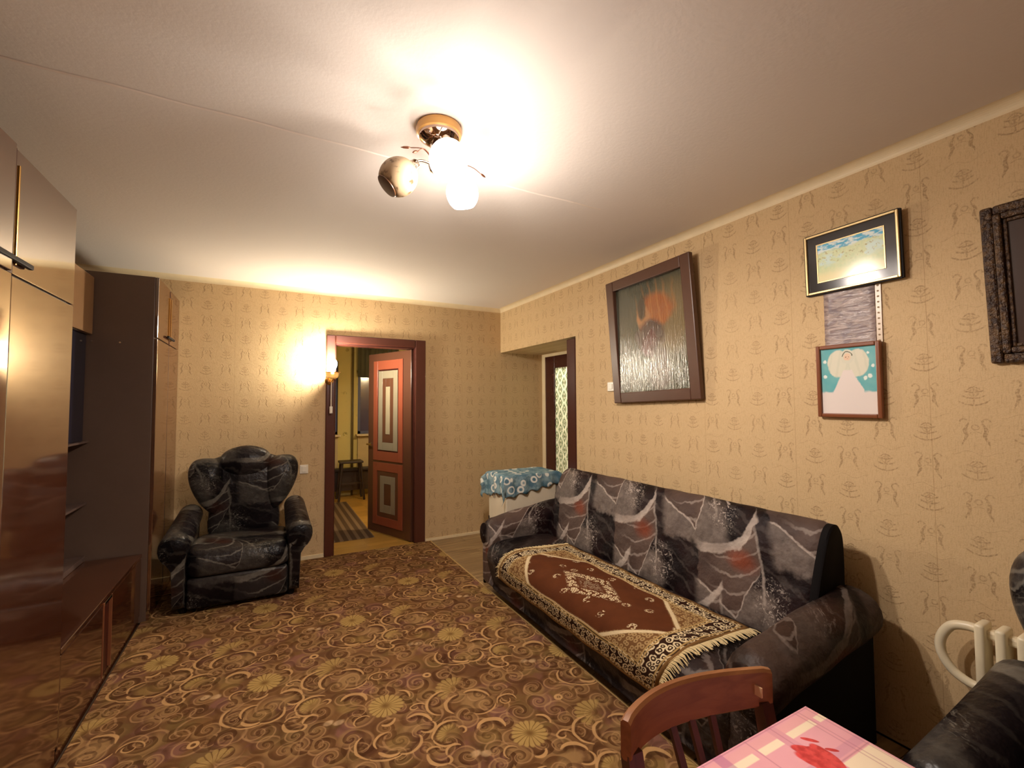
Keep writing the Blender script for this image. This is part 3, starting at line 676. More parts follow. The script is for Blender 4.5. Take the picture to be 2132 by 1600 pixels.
# display shelves set back on the base cabinet
sh = thing('display_shelves', 'set-back open display shelves with upper doors above the base cabinet', 'shelf', (-1.15, 3.13, .447))
XS = -.995
GLS = plain('dark_blue_mirror_glass', '#1c1d2e', .06, 0, .9)
obj('back_panel', B(-1.30, -1.285, 2.486, 3.788, .447, 2.24), GLS, sh)
for zz, tk in ((.449, .03), (.80, .012), (1.185, .012)):
    obj('shelf', B(-1.285, XS, 2.488, 3.786, zz, zz+tk, bev=.001, seg=1), plain('shelf_edge', '#5c4a44', .25), sh)
obj('top_box', B(-1.285, XS-.02, 2.488, 3.786, 1.87, 2.24), DARKSIDE, sh)
for a, b in ((2.49, 3.135), (3.14, 3.784)): obj('door', B(XS-.02, XS, a, b, 1.872, 2.24, bev=.003), plain('tan_brown_door', '#8c6a48', .3), sh)
for a, b in ((3.14, 3.784),): obj('sliding_glass', B(XS-.035, XS-.030, a, b, 1.199, 1.868), GLS, sh, label='dark sliding glass pane')
obj('divider', B(-1.285, XS, 3.13, 3.148, .479, 1.87), DARKSIDE, sh)

# ================================================================== ceiling lamp
ch = thing('ceiling_lamp', 'three-globe ceiling lamp with gold plate, two globes lit', 'lamp', (.57, 1.645, CE))
obj('ceiling_plate', lathe(bmesh.new(), [(.074, CE-.001), (.086, CE-.004), (.09, CE-.018), (.086, CE-.034), (.078, CE-.037), (.078, CE-.03)], (.57, 1.645, 0), n=40), plain('light_wood_gold_rim', '#c69655', .3, .3), ch, smooth='auto', label='round gold wood ceiling plate')
obj('mirror_disc', lathe(bmesh.new(), [(.079, CE-.033), (.077, CE-.046), (.055, CE-.060), (.02, CE-.064)], (.57, 1.645, 0), n=32), plain('mirror_steel', '#b7a093', .08, 1), ch, smooth='auto')
hub = Vector((.555, 1.655, 2.345))
bm = bmesh.new()
for dx, dy in ((-.028, .004), (.012, -.02), (.02, .026)): tube(bm, [(.57+dx, 1.645+dy, CE-.055), (.557+dx*.6, 1.652+dy*.6, hub.z)], .0045)
lathe(bm, [(.004, -.03), (.018, -.02), (.024, 0), (.018, .018), (.004, .024)], hub, n=16)
obj('stem', bm, CHROME, ch, smooth='auto')
GL = [((.562, 1.520, 2.305), .0700, True), ((.418, 1.668, 2.275), .0700, False), ((.722, 1.780, 2.327), .0690, True)]
GLOW = emit('lit_globe_glow', WARM, E_GLOBE)
mg = Mat('frosted_globe_glass', .2, 0, .5); v = mg.voro(34, rnd=.8); dd = S(mg.nt, v.outputs['Distance']); nn = mg.noise(45, detail=3)
mg.col(mg.mix((dd+nn*.3).step(.62, .5)*nn.step(.47, .56), lin('#b7a181'), lin('#5e4630'))); mg.b.inputs['Subsurface Weight'].default_value = 0
tg = mg.nt.nodes.new('ShaderNodeBsdfTranslucent'); tg.inputs[0].default_value = (.9, .8, .68, 1); mxg = mg.nt.nodes.new('ShaderNodeMixShader'); mxg.inputs[0].default_value = .35
mg.nt.links.new(mg.b.outputs[0], mxg.inputs[1]); mg.nt.links.new(tg.outputs[0], mxg.inputs[2]); mg.nt.links.new(mxg.outputs[0], mg.out.inputs[0])
FROST = mg.m
for (c, rad, lit) in GL:
    c = Vector(c); out = Vector((c.x-hub.x, c.y-hub.y, 0)).normalized(); ax = (out*.75+Vector((0, 0, -1))*.75).normalized()
    if lit: ax = (out*.25+Vector((0, 0, -1))).normalized()
    n = 14; a0 = math.radians(38)
    prof = [(rad*math.sin(t), -rad*1.08*math.cos(t)) for t in [math.radians(14)+(PI-a0-math.radians(14))*k/n for k in range(n+1)]]
    base = c-ax*rad*1.05
    arm = spline([hub, hub+out*.04+Vector((0, 0, .012)), base-ax*.025+Vector((0, 0, .006)), base-ax*.008], 6)
    am = obj('lamp_arm', tube(bmesh.new(), arm, .0048), CHROME, ch, smooth=True)
    sk = obj('socket', lathe(bmesh.new(), [(.012, -.028), (.019, -.02), (.022, .0), (.026, .012)], base, ax, 18), CHROME, ch, smooth='auto')
    if lit:
        gb = obj('glass_globe', lathe(bmesh.new(), prof, c, ax, 28), GLOW, ch, smooth=True, label='lit glowing glass globe')
        for kind, pw_ in (('SPOT', P_DOWN), ('POINT', P_SIDE)):       # the bulb's light leaving the open mouth of the shade
            ld = bpy.data.lights.new('bulb_light', kind); ld.energy = pw_; ld.color = WARM; ld.shadow_soft_size = .035
            if kind == 'SPOT': ld.spot_size = math.radians(174); ld.spot_blend = .4
            lo = bpy.data.objects.new('bulb_light', ld); C.objects.link(lo); lo.location = c+ax*rad*1.2; lo.rotation_euler = (-ax).to_track_quat('Z', 'Y').to_euler()
    else:
        p2 = prof+[(rr*.965, h) for rr, h in prof[::-1]]
        bm = bmesh.new(); lathe(bm, p2, c, ax, 32, cap=False)
        gb = obj('glass_globe', bm, FROST, ch, smooth=True, label='unlit patterned glass globe with open mouth')
        rr, h = prof[-1]
        obj('rim', lathe(bmesh.new(), [(rr*.97, h-.002), (rr*1.02, h-.001), (rr*1.02, h+.0025), (rr*.97, h+.003)], c, ax, 32), plain('brown_globe_rim', '#5a3a22', .4), gb, smooth='auto')
        obj('bulb', lathe(bmesh.new(), [(.012, -.05), (.026, -.01), (.028, .01), (.018, .028), (.002, .034)], c, ax, 14), plain('dead_bulb', '#e9dcc8', .3), gb, smooth=True)
def sprig(pts, leaf):
    bm = bmesh.new(); tube(bm, spline(pts, 5), .0018, 5)
    e = Vector(pts[-1]); d = (e-Vector(pts[-2])).normalized()
    tube(bm, [e, e+d*leaf*.3, e+d*leaf*.7, e+d*leaf], [.001, .005, .0045, .0006], 6); obj('leaf_sprig', bm, plain('copper_sprig', '#8a5a44', .3, .7), ch, smooth=True)
sprig([(.55, 1.65, 2.36), (.52, 1.665, 2.405), (.50, 1.672, 2.412), (.47, 1.685, 2.412)], .04)
sprig([(.56, 1.65, 2.36), (.66, 1.66, 2.385), (.73, 1.69, 2.40), (.775, 1.71, 2.395)], .035)
sprig([(.56, 1.65, 2.35), (.50, 1.60, 2.37), (.47, 1.59, 2.35)], .03)

# ================================================================== wall sconce
sco = thing('wall_sconce', 'small glass wall lamp with pull cord glowing at the left of the door', 'lamp', (.52, D, 1.70))
obj('back_plate', lathe(bmesh.new(), [(.035, 0), (.038, .008), (.03, .018), (.012, .024)], (.50, D-.022, 1.64), (0, -1, 0), 20), GOLD, sco, smooth='auto')
obj('lamp_arm', tube(bmesh.new(), spline([(.50, D-.04, 1.64), (.51, D-.08, 1.63), (.52, 4.48, 1.645), (.52, 4.48, 1.67)], 5), .006), GOLD, sco, smooth=True)
mb = Mat('sconce_glass', .15, 0, .5); mb.col(mb.mix(mb.noise(25), lin('#d9c08a'), lin('#f0e2b8')))
mb.b.inputs['Transmission Weight'].default_value = .55
obj('glass_bowl', lathe(bmesh.new(), [(.012, 1.655), (.045, 1.665), (.058, 1.69), (.06, 1.715), (.057, 1.715), (.054, 1.692), (.042, 1.67), (.012, 1.661)], (.52, 4.48, 0), n=28), mb.m, sco, smooth='auto')
obj('rim', lathe(bmesh.new(), [(.058, 1.714), (.072, 1.715), (.072, 1.719), (.056, 1.719)], (.52, 4.48, 0), n=28), GOLD, sco, smooth='auto')
obj('bulb', lathe(bmesh.new(), [(.012, 1.70), (.018, 1.735), (.036, 1.775), (.04, 1.80), (.032, 1.828), (.015, 1.84), (.001, 1.843)], (.52, 4.48, 0), n=20), emit('sconce_bulb_glow', (1.0, .89, .70), E_SCONCE), sco, smooth=True)
cdn = obj('pull_cord', tube(bmesh.new(), [(.513, 4.50, 1.655), (.513, 4.50, 1.40)], .004, 6), WHITEP, sco)
obj('cord_switch', B(.500, .526, 4.492, 4.508, 1.335, 1.40, bev=.004), WHITEP, cdn, label='small white switch at the end of the cord')
ls = thing('light_switch', 'white wall switch beside the armchair back', 'switch', (.297, D, .825))
obj('plate', B(.262, .332, D-.012, D, .785, .865, bev=.004), WHITEP, ls); obj('rocker', B(.277, .317, D-.018, D-.011, .80, .85, bev=.003), WHITEP, ls)
ls = thing('light_switch', 'white wall switch at the lower left edge of the large painting', 'switch', (RX, 2.70, 1.545))
obj('plate', B(RX-.012, RX, 2.655, 2.735, 1.51, 1.58, bev=.004), WHITEP, ls); obj('rocker', B(RX-.018, RX-.011, 2.675, 2.715, 1.525, 1.565, bev=.003), WHITEP, ls)

# ================================================================== pictures on the right wall
def frame_local(root, w_, h_, fw, depth, mm, prof=.004, name='frame'):
    """local: x across, z up, -y out of the wall"""
    bm = bmesh.new(); a, b = w_/2, h_/2
    for q in ((-a, -a+fw, -b, b), (a-fw, a, -b, b), (-a+fw, a-fw, -b, -b+fw), (-a+fw, a-fw, b-fw, b)): box(bm, q[0], q[1], -depth, 0, q[2], q[3], bev=prof)
    return obj(name, bm, mm, root, world=False)
def picture(name, label, cat, yc, zc, tilt=0, rollz=0, off=.003, h=0, yaw_=0):
    o = thing(name, label, cat, (RX-off, yc, zc)); o.rotation_euler = Matrix.Rotation(-PI/2, 3, 'Z').to_euler()
    M = Matrix.Rotation(-PI/2-math.radians(yaw_), 4, 'Z') @ Matrix.Rotation(tilt, 4, 'X') @ Matrix.Rotation(rollz, 4, 'Y')
    o.rotation_euler = M.to_euler(); return o
def canvas(root, w_, h_, y, mm, name='canvas', label=None):
    return obj(name, quad_uv([(-w_/2, y, -h_/2), (w_/2, y, -h_/2), (w_/2, y, h_/2), (-w_/2, y, h_/2)]), mm, root, world=False, label=label)
def board(root, w_, h_, y0, y1, mm, name='backing'): return obj(name, B(-w_/2, w_/2, y0, y1, -h_/2, h_/2), mm, root, world=False)
FR1 = plain('brown_painted_frame', '#50301f', .4)
p = picture('framed_painting', 'large dark old painting in a wide brown frame leaning from the wall', 'painting', 2.245, 1.88, math.radians(3.2), math.radians(-1.6), .035)
frame_local(p, .775, .905, .075, .035, FR1, .006); board(p, .64, .77, -.003, 0, FR1); cv = canvas(p, .63, .76, 0, painting_mat(), label='varnished canvas with an orange haloed figure'); cv.location = (0, -.017, 0); cv.rotation_euler = (math.radians(-2.1), 0, 0)
p = picture('waterfall_picture', 'black and gold framed print of waterfalls under a blue sky', 'picture', 1.047, 2.079, math.radians(1.5), 0, .012, 0, 1.9)
BLK = plain('black_mat_glass', '#2a2523', .14)
GFR = plain('gold_frame_line', '#d9c08a', .35, .5)
frame_local(p, .38, .284, .010, .022, GFR, .002); board(p, .37, .274, -.014, -.003, BLK, 'mat_board')
frame_local(p, .278, .186, .006, .0165, GFR, .001, 'inner_frame'); canvas(p, .27, .178, -.0155, waterfall_mat(), label='glossy print of waterfalls')
obj('outer_edge', bm_boxes((-.196, -.189, -.014, 0, -.145, .145), (.189, .196, -.014, 0, -.145, .145), (-.19, .19, -.014, 0, -.147, -.141), (-.19, .19, -.014, 0, .141, .147)), BLACKISH, p, world=False)
p = picture('angel_picture', 'small brown framed print of a child dressed as a white angel', 'picture', 1.072, 1.515, math.radians(1), math.radians(.3), .010)
frame_local(p, .258, .335, .018, .022, plain('red_brown_moulding', '#7a4426', .3), .004); board(p, .24, .315, -.010, -.002, WHITEP); canvas(p, .224, .301, -.0115, angel_mat(), label='print of a child angel on teal')
pk = thing('plastic_sleeve', 'lilac foil sheet in a punched plastic sleeve between two small pictures', 'sleeve', (RX, 1.055, 1.80))
bm = bmesh.new(); rings = []
for k in range(25):
    zz = 1.655+.30*k/24; rings.append([(RX-.004-.004*math.sin(zz*90+yy*9)**2, yy, zz) for yy in [.965+.205*i/8 for i in range(9)]])
loft(bm, rings, cap=False, close=False); bmesh.ops.solidify(bm, geom=bm.faces, thickness=.001)
obj('foil_sheet', bm, foil_mat(), pk, smooth=True)
obj('punched_strip', B(RX-.005, RX-.003, .942, .963, 1.66, 1.945), plain('clear_pale_strip', '#cdb79a', .3), pk)
bm = bmesh.new()
for k in range(11): lathe(bm, [(.004, 0), (.004, .001)], (RX-.0055, .953, 1.685+.024*k), (-1, 0, 0), 8)
obj('punch_holes', bm, plain('hole_tone', '#8f744e', .6), pk)
p = picture('framed_mirror', 'dark carved wooden frame with dim glass at the right photo edge', 'mirror', .335, 1.842, math.radians(1.5), math.radians(-.8), .012)
MF = mirror_frame_mat()
frame_local(p, .56, .57, .034, .022, MF, .008); bm = bmesh.new(); a, b = .246, .251
frame_local(p, .492, .502, .022, .030, MF, .006, 'inner_moulding'); frame_local(p, .448, .458, .012, .018, MF, .003, 'slip')
board(p, .43, .44, -.010, -.003, plain('dim_brown_glass', '#3d2b22', .25), 'glass')

# ================================================================== sofa
so = thing('sofa', 'dark plum sofa with marbled grey patches along the right wall', 'sofa', (1.85, 2.08, 0))
obj('base', B(1.50, 2.16, 1.12, 3.06, .03, .25, bev=.02), BLACKF, so)
def smoothprof(P, n=5): return [(v.x, v.y) for v in spline([(a, b, 0) for a, b in P], n, True)]
seat = smoothprof([(1.97, .20), (1.97, .36), (1.95, .395), (1.80, .402), (1.62, .404), (1.50, .395), (1.445, .36), (1.425, .30), (1.44, .23), (1.475, .10), (1.49, .06), (1.75, .06)], 5)
bm = bmesh.new(); rings = []; NY = 44
for i in range(NY+1):
    t = i/NY; y = 1.09+t*1.98; e = min(t, 1-t)*1.98; s = 1 if e > .05 else .955+.045*math.sin(e/.05*PI/2)
    cx, cz = 1.72, .22
    rings.append([(cx+(a-cx)*s, y, cz+(b-cz)*s+.004*math.sin(y*9+a*7)) for a, b in seat])
loft(bm, rings); bmesh.ops.recalc_face_normals(bm, faces=bm.faces); obj('seat_cushion', bm, SEATF, so, smooth=True)
back = smoothprof([(1.99, .33), (1.95, .40), (1.975, .52), (2.015, .66), (2.065, .79), (2.105, .865), (2.15, .893), (2.195, .875), (2.215, .80), (2.215, .60), (2.20, .40), (2.12, .31)], 6)
bm = bmesh.new(); rings = []; NY = 110
for i in range(NY+1):
    t = i/NY; y = 1.085+t*1.98; e = min(t, 1-t)*1.98; s = 1 if e > .05 else .93+.07*math.sin(e/.05*PI/2)
    cx, cz = 2.11, .58; rg = []
    for a, b in back:
        fr = max(0, min(1, (2.16-a+(b-.6)*.35)/.1))          # front side only
        puff = .020*abs(math.sin((y-1.085)/.66*PI))**.5+.010*abs(math.sin((b-.36)/.27*PI))**.6
        crease = .006*math.sin(y*31+b*22)*math.sin(b*17+y*6)
        rg.append((cx+(a-cx)*s-fr*(puff-.02+crease), y, cz+(b-cz)*s))
    rings.append(rg)
loft(bm, rings); bmesh.ops.recalc_face_normals(bm, faces=bm.faces); obj('backrest', bm, SOFA, so, smooth=True)
bm = bmesh.new(); cx, cz = 2.11, .58
loft(bm, [[(cx+(a-cx)*q, yy, cz+(b-cz)*q) for a, b in back] for yy, q in ((1.100, .985), (1.075, .985), (1.068, .95))]); bmesh.ops.recalc_face_normals(bm, faces=bm.faces)
obj('back_side', bm, BLACKF, so, smooth='auto', label='black end of the backrest')
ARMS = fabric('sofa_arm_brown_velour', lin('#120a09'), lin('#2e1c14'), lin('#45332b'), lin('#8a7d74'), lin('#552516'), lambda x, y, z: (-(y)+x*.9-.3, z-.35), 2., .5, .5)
def sofa_arm(yin, sgn, name='arm', fab=None):
    """swept along x; yin inner face, sgn -1 grows to smaller y"""
    bm = bmesh.new(); rings = []; NX = 26
    for i in range(NX+1):
        t = i/NX; x = 1.455+t*.72; zt = .535+.11*t**.8; e = t*.72; s = 1 if e > .05 else .82+.18*math.sin(e/.05*PI/2)
        rg = [(0, .05)]; rc = .098; yc, zc = .085, zt-rc
        for k in range(15):
            an = math.radians(205-k*(205+55)/14); rg.append((yc+rc*math.cos(an)*1.06, zc+rc*math.sin(an)))
        rg += [(.145, zc-.12), (.14, .05)]
        cy, cz = .075, .3
        rings.append([(x+(0.0 if s == 1 else 0), yin+sgn*(cy+(a-cy)*s), cz+(b-cz)*s+.003*math.sin(x*21+a*30)) for a, b in rg])
    loft(bm, rings); bmesh.ops.recalc_face_normals(bm, faces=bm.faces); o = obj(name, bm, fab or SOFA, so, smooth='auto')
    bm = bmesh.new(); rr = []
    for i in range(9):
        t = .02+.96*i/8; x = 1.455+t*.72; zt = .535+.11*t**.8-.115
        rr.append([(x, yin+sgn*(.139+dd), z) for dd, z in ((0, .052), (.016, .055), (.018, zt-.02), (.008, zt))])
    loft(bm, rr); bmesh.ops.recalc_face_normals(bm, faces=bm.faces); obj('side_panel', bm, BLACKF, o, smooth='auto', label='plain black side panel')
    bm = bmesh.new(); cy = yin+sgn*.085; lathe(bm, [(.082, 0), (.082, .008), (.055, .016), (.012, .019), (.002, .012)], (1.455, cy, .437), (-1, 0, 0), 22); obj('arm_front', bm, fab or SOFA, o, smooth='auto')
sofa_arm(1.105, -1, fab=ARMS); sofa_arm(3.045, 1)
for a in (1.6, 2.1):
    for b in (1.2, 2.95): obj('foot', lathe(bmesh.new(), [(.02, 0), (.028, .035)], (a, b, 0), n=10), BLACKISH, so)
# rug on the sofa
rg = thing('fringed_rug', 'brown oriental rug with white border and fringes spread on the sofa seat', 'rug', (1.65, 2.0, .41))
path = spline([(1.89, .413, 0), (1.74, .4155, 0), (1.60, .4165, 0), (1.505, .409, 0), (1.44, .372, 0), (1.414, .30, 0), (1.428, .235, 0), (1.438, .195, 0)], 6)
path = path[::-1]; Ls = [0]
for a, b in zip(path, path[1:]): Ls.append(Ls[-1]+(b-a).length)
def yl(q): return 2.66+.10*(1-q)+.10*max(0, .45-q)/.45
def yr(q): return 1.30+.03*(1-q)+.08*max(0, .35-q)/.35
bm = bmesh.new(); uvl = bm.loops.layers.uv.new(); NU = 60; grid = []
for p_, L in zip(path, Ls):
    q = L/Ls[-1]; grid.append([bm.verts.new((p_.x, yr(q)+(yl(q)-yr(q))*i/NU, p_.y+.003*(1+math.sin(i*.55+L*20)))) for i in range(NU+1)])
for j in range(len(grid)-1):
    for i in range(NU):
        fc = bm.faces.new((grid[j][i], grid[j][i+1], grid[j+1][i+1], grid[j+1][i]))
        for l, (a, b) in zip(fc.loops, ((i, j), (i+1, j), (i+1, j+1), (i, j+1))): l[uvl].uv = (a/NU, Ls[b]/Ls[-1])
bmesh.ops.recalc_face_normals(bm, faces=bm.faces); bmesh.ops.solidify(bm, geom=bm.faces, thickness=-.004)
obj('pile', bm, rug_mat(), rg, smooth=True)
FRG = plain('cream_fringe', '#d8c394', .85)
for end in (0, 1):
    bm = bmesh.new()
    for k in range(110):
        s = k/109*Ls[-1]; j = max(i for i in range(len(Ls)) if Ls[i] <= s+1e-9); j2 = min(j+1, len(Ls)-1)
        tt = (s-Ls[j])/max(1e-6, Ls[j2]-Ls[j]); p_ = path[j].lerp(path[j2], tt); q = s/Ls[-1]
        y0 = yr(q) if end == 0 else yl(q); d = -1 if end == 0 else 1
        ln = random.uniform(.035, .055); jx = random.uniform(-.012, .012)
        a = Vector((p_.x, y0-d*.004, p_.y+.004)); b = Vector((p_.x+jx*.5, y0+d*ln*.5, p_.y+.007)); c2 = Vector((p_.x+jx, y0+d*ln, p_.y+.003-(0.01 if q < .4 else 0)))
        tube(bm, [a, b, c2], [.0028, .0024, .0014], 4)
    obj('fringe', bm, FRG, rg, kind='stuff', label='cream knotted fringe')

# ================================================================== white appliance with lace
ap = thing('white_appliance', 'small white boxy appliance behind the far sofa arm', 'appliance', (2.05, 3.65, 0))
WB = plain('white_enamel', '#e3d6bd', .35)
obj('body', B(1.80, 2.315, 3.45, 3.80, .02, .775, bev=.012), WB, ap); obj('rear_trim', B(2.318, 2.37, 3.46, 3.79, .02, .76, bev=.004), plain('grey_trim', '#8c8478', .5), ap)
obj('lid', B(1.795, 2.32, 3.445, 3.805, .775, .792, bev=.006), WB, ap)
for a in (1.83, 2.29):
    for b in (3.48, 3.77): obj('foot', lathe(bmesh.new(), [(.018, 0), (.018, .02)], (a, b, 0), n=8), BLACKISH, ap)
bm = bmesh.new(); NU = 56
# lace cloth: height field over the lid with hanging corners
x0, x1, y0, y1 = 1.793, 2.345, 3.443, 3.807
def cloth_pt(a, b):
    """a,b cloth coordinates in metres from cloth centre"""
    cx, cy = (x0+x1)/2-.05, (y0+y1)/2; ct, st_ = math.cos(.17), math.sin(.17); px, py = cx+a*ct-b*st_, cy+a*st_+b*ct; z = .797
    ox = max(x0-px, 0, px-x1); oy = max(y0-py, 0, py-y1)
    sx = -1 if px < x0 else 1; sy = -1 if py < y0 else 1
    mn, mxx = min(ox, oy), max(ox, oy); drop = mxx+.25*mn
    wv = min(1, drop/.05)
    if ox > 0: px = (x0 if sx < 0 else x1)+sx*(.007+.42*mn+.010*wv*(1+math.sin(b*52)))
    if oy > 0: py = (y0 if sy < 0 else y1)+sy*(.007+.42*mn+.010*wv*(1+math.sin(a*47)))
    return (px, py, z-drop+.002*math.sin(a*40)*math.sin(b*37))
HW, HH = .40, .325
g = [[bm.verts.new(cloth_pt(-HW+2*HW*i/NU+.012*math.sin(j*.9)*(i in (0, NU)), -HH+2*HH*j/NU+.012*math.sin(i*.8)*(j in (0, NU)))) for i in range(NU+1)] for j in range(NU+1)]
for j in range(NU):
    for i in range(NU): bm.faces.new((g[j][i], g[j][i+1], g[j+1][i+1], g[j+1][i]))
bmesh.ops.recalc_face_normals(bm, faces=bm.faces)
lc = obj('lace_cloth', bm, lace_mat(), smooth=True); md = lc.modifiers.new('thick', 'SOLIDIFY'); md.thickness = .0015; md.offset = 1; md.use_even_offset = False
tag(lc, 'blue lace cloth with white loops draped over the white appliance', 'tablecloth')
tag(obj('power_cord', tube(bmesh.new(), spline([(1.785, 3.76, .40), (1.775, 3.72, .36), (1.78, 3.60, .32), (1.79, 3.48, .24), (1.80, 3.42, .10), (1.85, 3.40, .006)], 6), .005, 6), BLACKISH, smooth=True), 'black power cord sagging beside the white appliance', 'cord')

# ================================================================== armchairs
def make_armchair(label):
    t = thing('armchair', label, 'armchair', (0, 0, 0))
    def L(name, bm, m=ARMF, smooth=True, par=None): return obj(name, bm, m, par or t, smooth=smooth, world=False)
    L('base', B(-.36, .36, -.34, .38, .03, .22, bev=.02), BLACKF, False)
    fp = B(-.305, .305, -.375, -.30, .035, .235, bev=.02, seg=3); L('front_panel', fp, ARMF, 'auto')
    # seat cushion
    bm = bmesh.new(); rings = []; N = 16
    prof = smoothprof([(-.395, .30), (-.385, .36), (-.33, .415), (-.15, .43), (.10, .41), (.20, .38), (.20, .26), (-.1, .23), (-.35, .235)], 4)
    for i in range(N+1):
        tt = i/N; x = -.315+tt*.63; e = min(tt, 1-tt)*.63; s = 1 if e > .07 else .84+.16*math.sin(e/.07*PI/2)
        rings.append([(x, -.1+(a+.1)*s, .32+(b-.32)*s) for a, b in prof])
    loft(bm, rings); bmesh.ops.recalc_face_normals(bm, faces=bm.faces); L('seat_cushion', bm)
    # back
    H = [(0, .36), (.22, .37), (.255, .46), (.25, .56), (.275, .64), (.33, .72), (.365, .80), (.36, .90), (.29, .955), (.19, .99), (.10, 1.03), (0, 1.045)]
    out = H+[(-a, b) for a, b in H[-2:0:-1]]
    out = [(v.x, v.y) for v in spline([(a, b, 0) for a, b in out], 4, True)]
    L('backrest', pillow(bmesh.new(), out, 0, .70, .155, .075, .11, .10))
    for s in (-1, 1):
        lobe = [(.20, .55), (.28, .60), (.345, .70), (.385, .81), (.388, .91), (.345, .975), (.25, .985), (.17, .955), (.145, .86), (.15, .70)]
        o2 = [(v.x*s, v.y) for v in spline([(a, b, 0) for a, b in lobe], 4, True)]
        L('wing', pillow(bmesh.new(), o2, .27*s, .80, .13, .095, .10, .10))
    dome = [(-.185, .90), (-.10, .83), (0, .815), (.10, .83), (.185, .90), (.185, .98), (.125, 1.045), (0, 1.075), (-.125, 1.045), (-.185, .98)]
    L('head_cushion', pillow(bmesh.new(), [(v.x, v.y) for v in spline([(a, b, 0) for a, b in dome], 4, True)], 0, .95, .14, .085, .10, .10))
    # arms
    for s in (-1, 1):
        bm = bmesh.new(); rings = []; N = 22
        for i in range(N+1):
            tt = i/N; y = -.385+tt*.60; zt = .535+.10*tt**1.2; e = tt*.60; k_ = 1 if e > .05 else .80+.20*math.sin(e/.05*PI/2)
            rc = .092-.012*tt; xc, zc = .385-.02*tt, zt-rc; ring = [(.31, .04), (.305, zc-.05)]
            for k in range(15):
                an = math.radians(200-k*(200+60)/14); ring.append((xc+rc*math.cos(an), zc+rc*math.sin(an)))
            ring += [(.395, zc-.14), (.385, .04)]
            cx, cz = .36, .32
            rings.append([(s*(cx+(a-cx)*k_), y+(0), cz+(b-cz)*k_) for a, b in ring])
        loft(bm, rings); bmesh.ops.recalc_face_normals(bm, faces=bm.faces); o = L('arm', bm, ARMF, 'auto')
        L('arm_front', lathe(bmesh.new(), [(.076, 0), (.076, .008), (.05, .018), (.010, .022), (.002, .012)], (s*.383, -.385, .445), (0, -1, 0), 22), ARMF, 'auto', o)
    for a in (-.33, .33):
        for b in (-.30, .34): L('foot', lathe(bmesh.new(), [(.02, 0), (.028, .035)], (a, b, 0), n=10), BLACKISH, False)
    return t
ac = make_armchair('dark marbled armchair with winged back against the back wall')
ac.location = (-.158, 4.12, .007); ac.rotation_euler = (0, 0, math.radians(-.6))
a2 = dup(ac); a2['label'] = 'dark marbled armchair cropped at the lower right photo corner beside the radiator'
a2.location = (1.80, .125, .0); a2.rotation_euler = (0, 0, math.radians(-90))
ac['group'] = a2['group'] = 'matching dark armchairs'

# ================================================================== radiator
ra = thing('radiator', 'white ribbed radiator with looped pipe at the right edge of the wall', 'radiator', (2.24, .35, .36))
RW = plain('white_radiator_enamel', '#ded2b4', .35)
bm = None
for k in range(13):
    y = .648-k*.052
    bm = B(2.20, 2.285, y-.014, y+.014, .37, .635, bev=.010, seg=3); obj('rib', bm, RW, ra, smooth='auto')
bm = bmesh.new(); box(bm, 2.225, 2.265, -.0, .655, .585, .615, bev=.008); box(bm, 2.225, 2.265, 0, .655, .39, .42, bev=.008); obj('header_bar', bm, RW, ra)
obj('pipe_loop', tube(bmesh.new(), spline([(2.245, .65, .602), (2.245, .69, .603), (2.245, .735, .585), (2.245, .765, .53), (2.245, .765, .475), (2.245, .735, .425), (2.245, .69, .402), (2.245, .65, .40)], 6), .016, 12), RW, ra, smooth=True)
bm = bmesh.new()
bm.free()
for z in (.40, .60):
    for y in (.2, .5): obj('bracket', B(2.27, RX, y, y+.02, z-.01, z+.01), RW, ra)

# ================================================================== table and cloth
tb = thing('dining_table', 'small table under a pink checked oilcloth in the foreground', 'table', (.56, .05, 0))
TW = wood('table_wood', '#5a3520', '#7a4c2c')
obj('tabletop', B(.07, 1.052, -.50, .592, .715, .744, bev=.004), TW, tb)
for a in (.12, 1.0):
    for b in (-.45, .54): obj('leg', tube(bmesh.new(), [(a, b, 0), (a, b, .715)], [.018, .026], 10), TW, tb, smooth='auto')
obj('apron', bm_boxes((.12, 1.0, .53, .55, .64, .715), (.12, 1.0, -.46, -.44, .64, .715), (.11, .13, -.45, .54, .64, .715), (.99, 1.01, -.45, .54, .64, .715)), TW, tb)
bm = bmesh.new(); X0, X1, Y0_, Y1 = .06, 1.06, -.51, .60; ov = .012; rgs = []
def rect(x0, x1, y0, y1, z, n=8):
    o = []
    for (ax, ay, bx, by) in ((x0, y0, x1, y0), (x1, y0, x1, y1), (x1, y1, x0, y1), (x0, y1, x0, y0)):
        for k in range(n): o.append((ax+(bx-ax)*k/n, ay+(by-ay)*k/n, z))
    return o
rgs = [rect(X0+.3, X1-.3, Y0_+.3, Y1-.3, .7465), rect(X0+.006, X1-.006, Y0_+.006, Y1-.006, .7465), rect(X0+.001, X1-.001, Y0_+.001, Y1-.001, .744), rect(X0, X1, Y0_, Y1, .739)]
for k, z in enumerate((.69, .63, .57)):
    rgs.append([(p[0]+(.004+.004*k)*math.sin(p[1]*37+1)+(.003*(k+1) if p[0] > .9 else 0), p[1]+(.004+.004*k)*math.sin(p[0]*41)+(.003*(k+1) if p[1] > .5 else 0), z) for p in rect(X0, X1, Y0_, Y1, z)])
loft(bm, rgs, cap=False); bm.faces.new([v for v in list(bm.verts)[:32]]); bmesh.ops.recalc_face_normals(bm, faces=bm.faces)
tag(obj('oilcloth', bm, plaid_mat(), smooth='auto'), 'pink checked oilcloth with red petals covering the table', 'tablecloth')

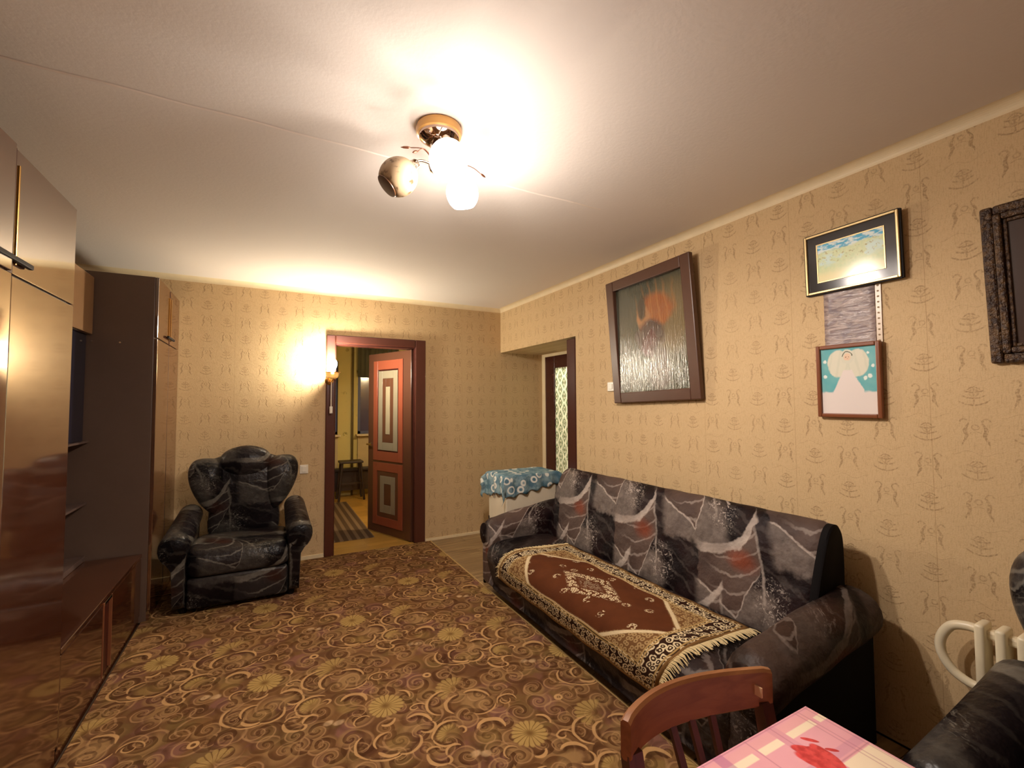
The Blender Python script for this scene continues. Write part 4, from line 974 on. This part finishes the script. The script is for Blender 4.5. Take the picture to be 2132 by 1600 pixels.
# ================================================================== wooden chair
cw = thing('wooden_chair', 'brown bentwood chair with curved back rail tucked to the pink table', 'chair', (.85, .5, 0))
CW = wood('chair_rail_wood', '#7a4b2a', '#915f38', .38, 0); CD = wood('chair_dark_wood', '#3a1d14', '#52291b', .4, 2)
bm = bmesh.new(); rings = []; N = 24
for i in range(N+1):
    t = i/N; s = (t-.5)*2; x = .85+s*.212; y = .697-.015*s+.047*(1-s*s)*(1-.35*s); dx = 1; dyx = (-.015-.047*2*s)/.212
    n = Vector((-dyx, 1, 0)).normalized(); zt = .787+.004*(1-s*s); zb = .702-.006*(1-s*s)
    if abs(s) > .96: zt -= .004; zb += .003
    hw = .011; P0 = Vector((x, y, 0))
    rings.append([P0-n*hw+Vector((0, 0, zb+.006)), P0-n*hw*1.1+Vector((0, 0, (zb+zt)/2)), P0-n*hw+Vector((0, 0, zt-.006)), P0-n*hw*.5+Vector((0, 0, zt)), P0+n*hw*.5+Vector((0, 0, zt)), P0+n*hw+Vector((0, 0, zt-.006)), P0+n*hw+Vector((0, 0, zb+.006)), P0+n*hw*.5+Vector((0, 0, zb)), P0-n*hw*.5+Vector((0, 0, zb))])
loft(bm, rings); bmesh.ops.recalc_face_normals(bm, faces=bm.faces); rail = obj('back_rail', bm, CW, cw, smooth='auto')
obj('paint_fleck', B(1.012, 1.016, .67, .705, .735, .757), plain('pale_fleck', '#d8b48c', .5), rail)
for s in (-1, 1):
    x = .85+s*.192; oy = -.009-.015*s
    bm = bmesh.new(); rr = []
    for z, y, hx, hy in ((0, .735, .014, .014), (.30, .70, .018, .017), (.45, .685, .019, .018), (.62, .695, .018, .015), (.715, .712, .019, .012)):
        rr.append([(x+a*hx, y+oy+b*hy, z) for a, b in ((-1, -1), (1, -1), (1, 1), (-1, 1))])
    loft(bm, rr); obj('rear_leg', bm, CD, cw)
    obj('front_leg', tube(bmesh.new(), [(x*1.0, .27, 0), (x, .28, .43)], [.014, .019], 8), CD, cw, smooth='auto')
for x in (.745, .80, .855, .91, .965):
    s = (x-.85)/.212; yt = .697-.015*s+.045*(1-s*s)*(1-.35*s)
    if abs(x-.965) < .001 or abs(x-.745) < .001: continue
    bm = bmesh.new(); loft(bm, [[(x+a*.0085, y+b*.005, z) for a, b in ((-1, -1), (1, -1), (1, 1), (-1, 1))] for z, y in ((.455, .675), (.60, .70), (.712, yt))]); obj('slat', bm, CD, cw)
bm = bmesh.new(); rings = []
for z, k in ((.43, .97), (.436, 1), (.45, 1), (.456, .97)):
    rings.append([(.85+.215*k*math.copysign(abs(math.cos(a))**.6, math.cos(a)), .475+.22*k*math.copysign(abs(math.sin(a))**.6, math.sin(a)), z) for a in [2*PI*i/32 for i in range(32)]])
loft(bm, rings); obj('seat', bm, CW, cw, smooth='auto')
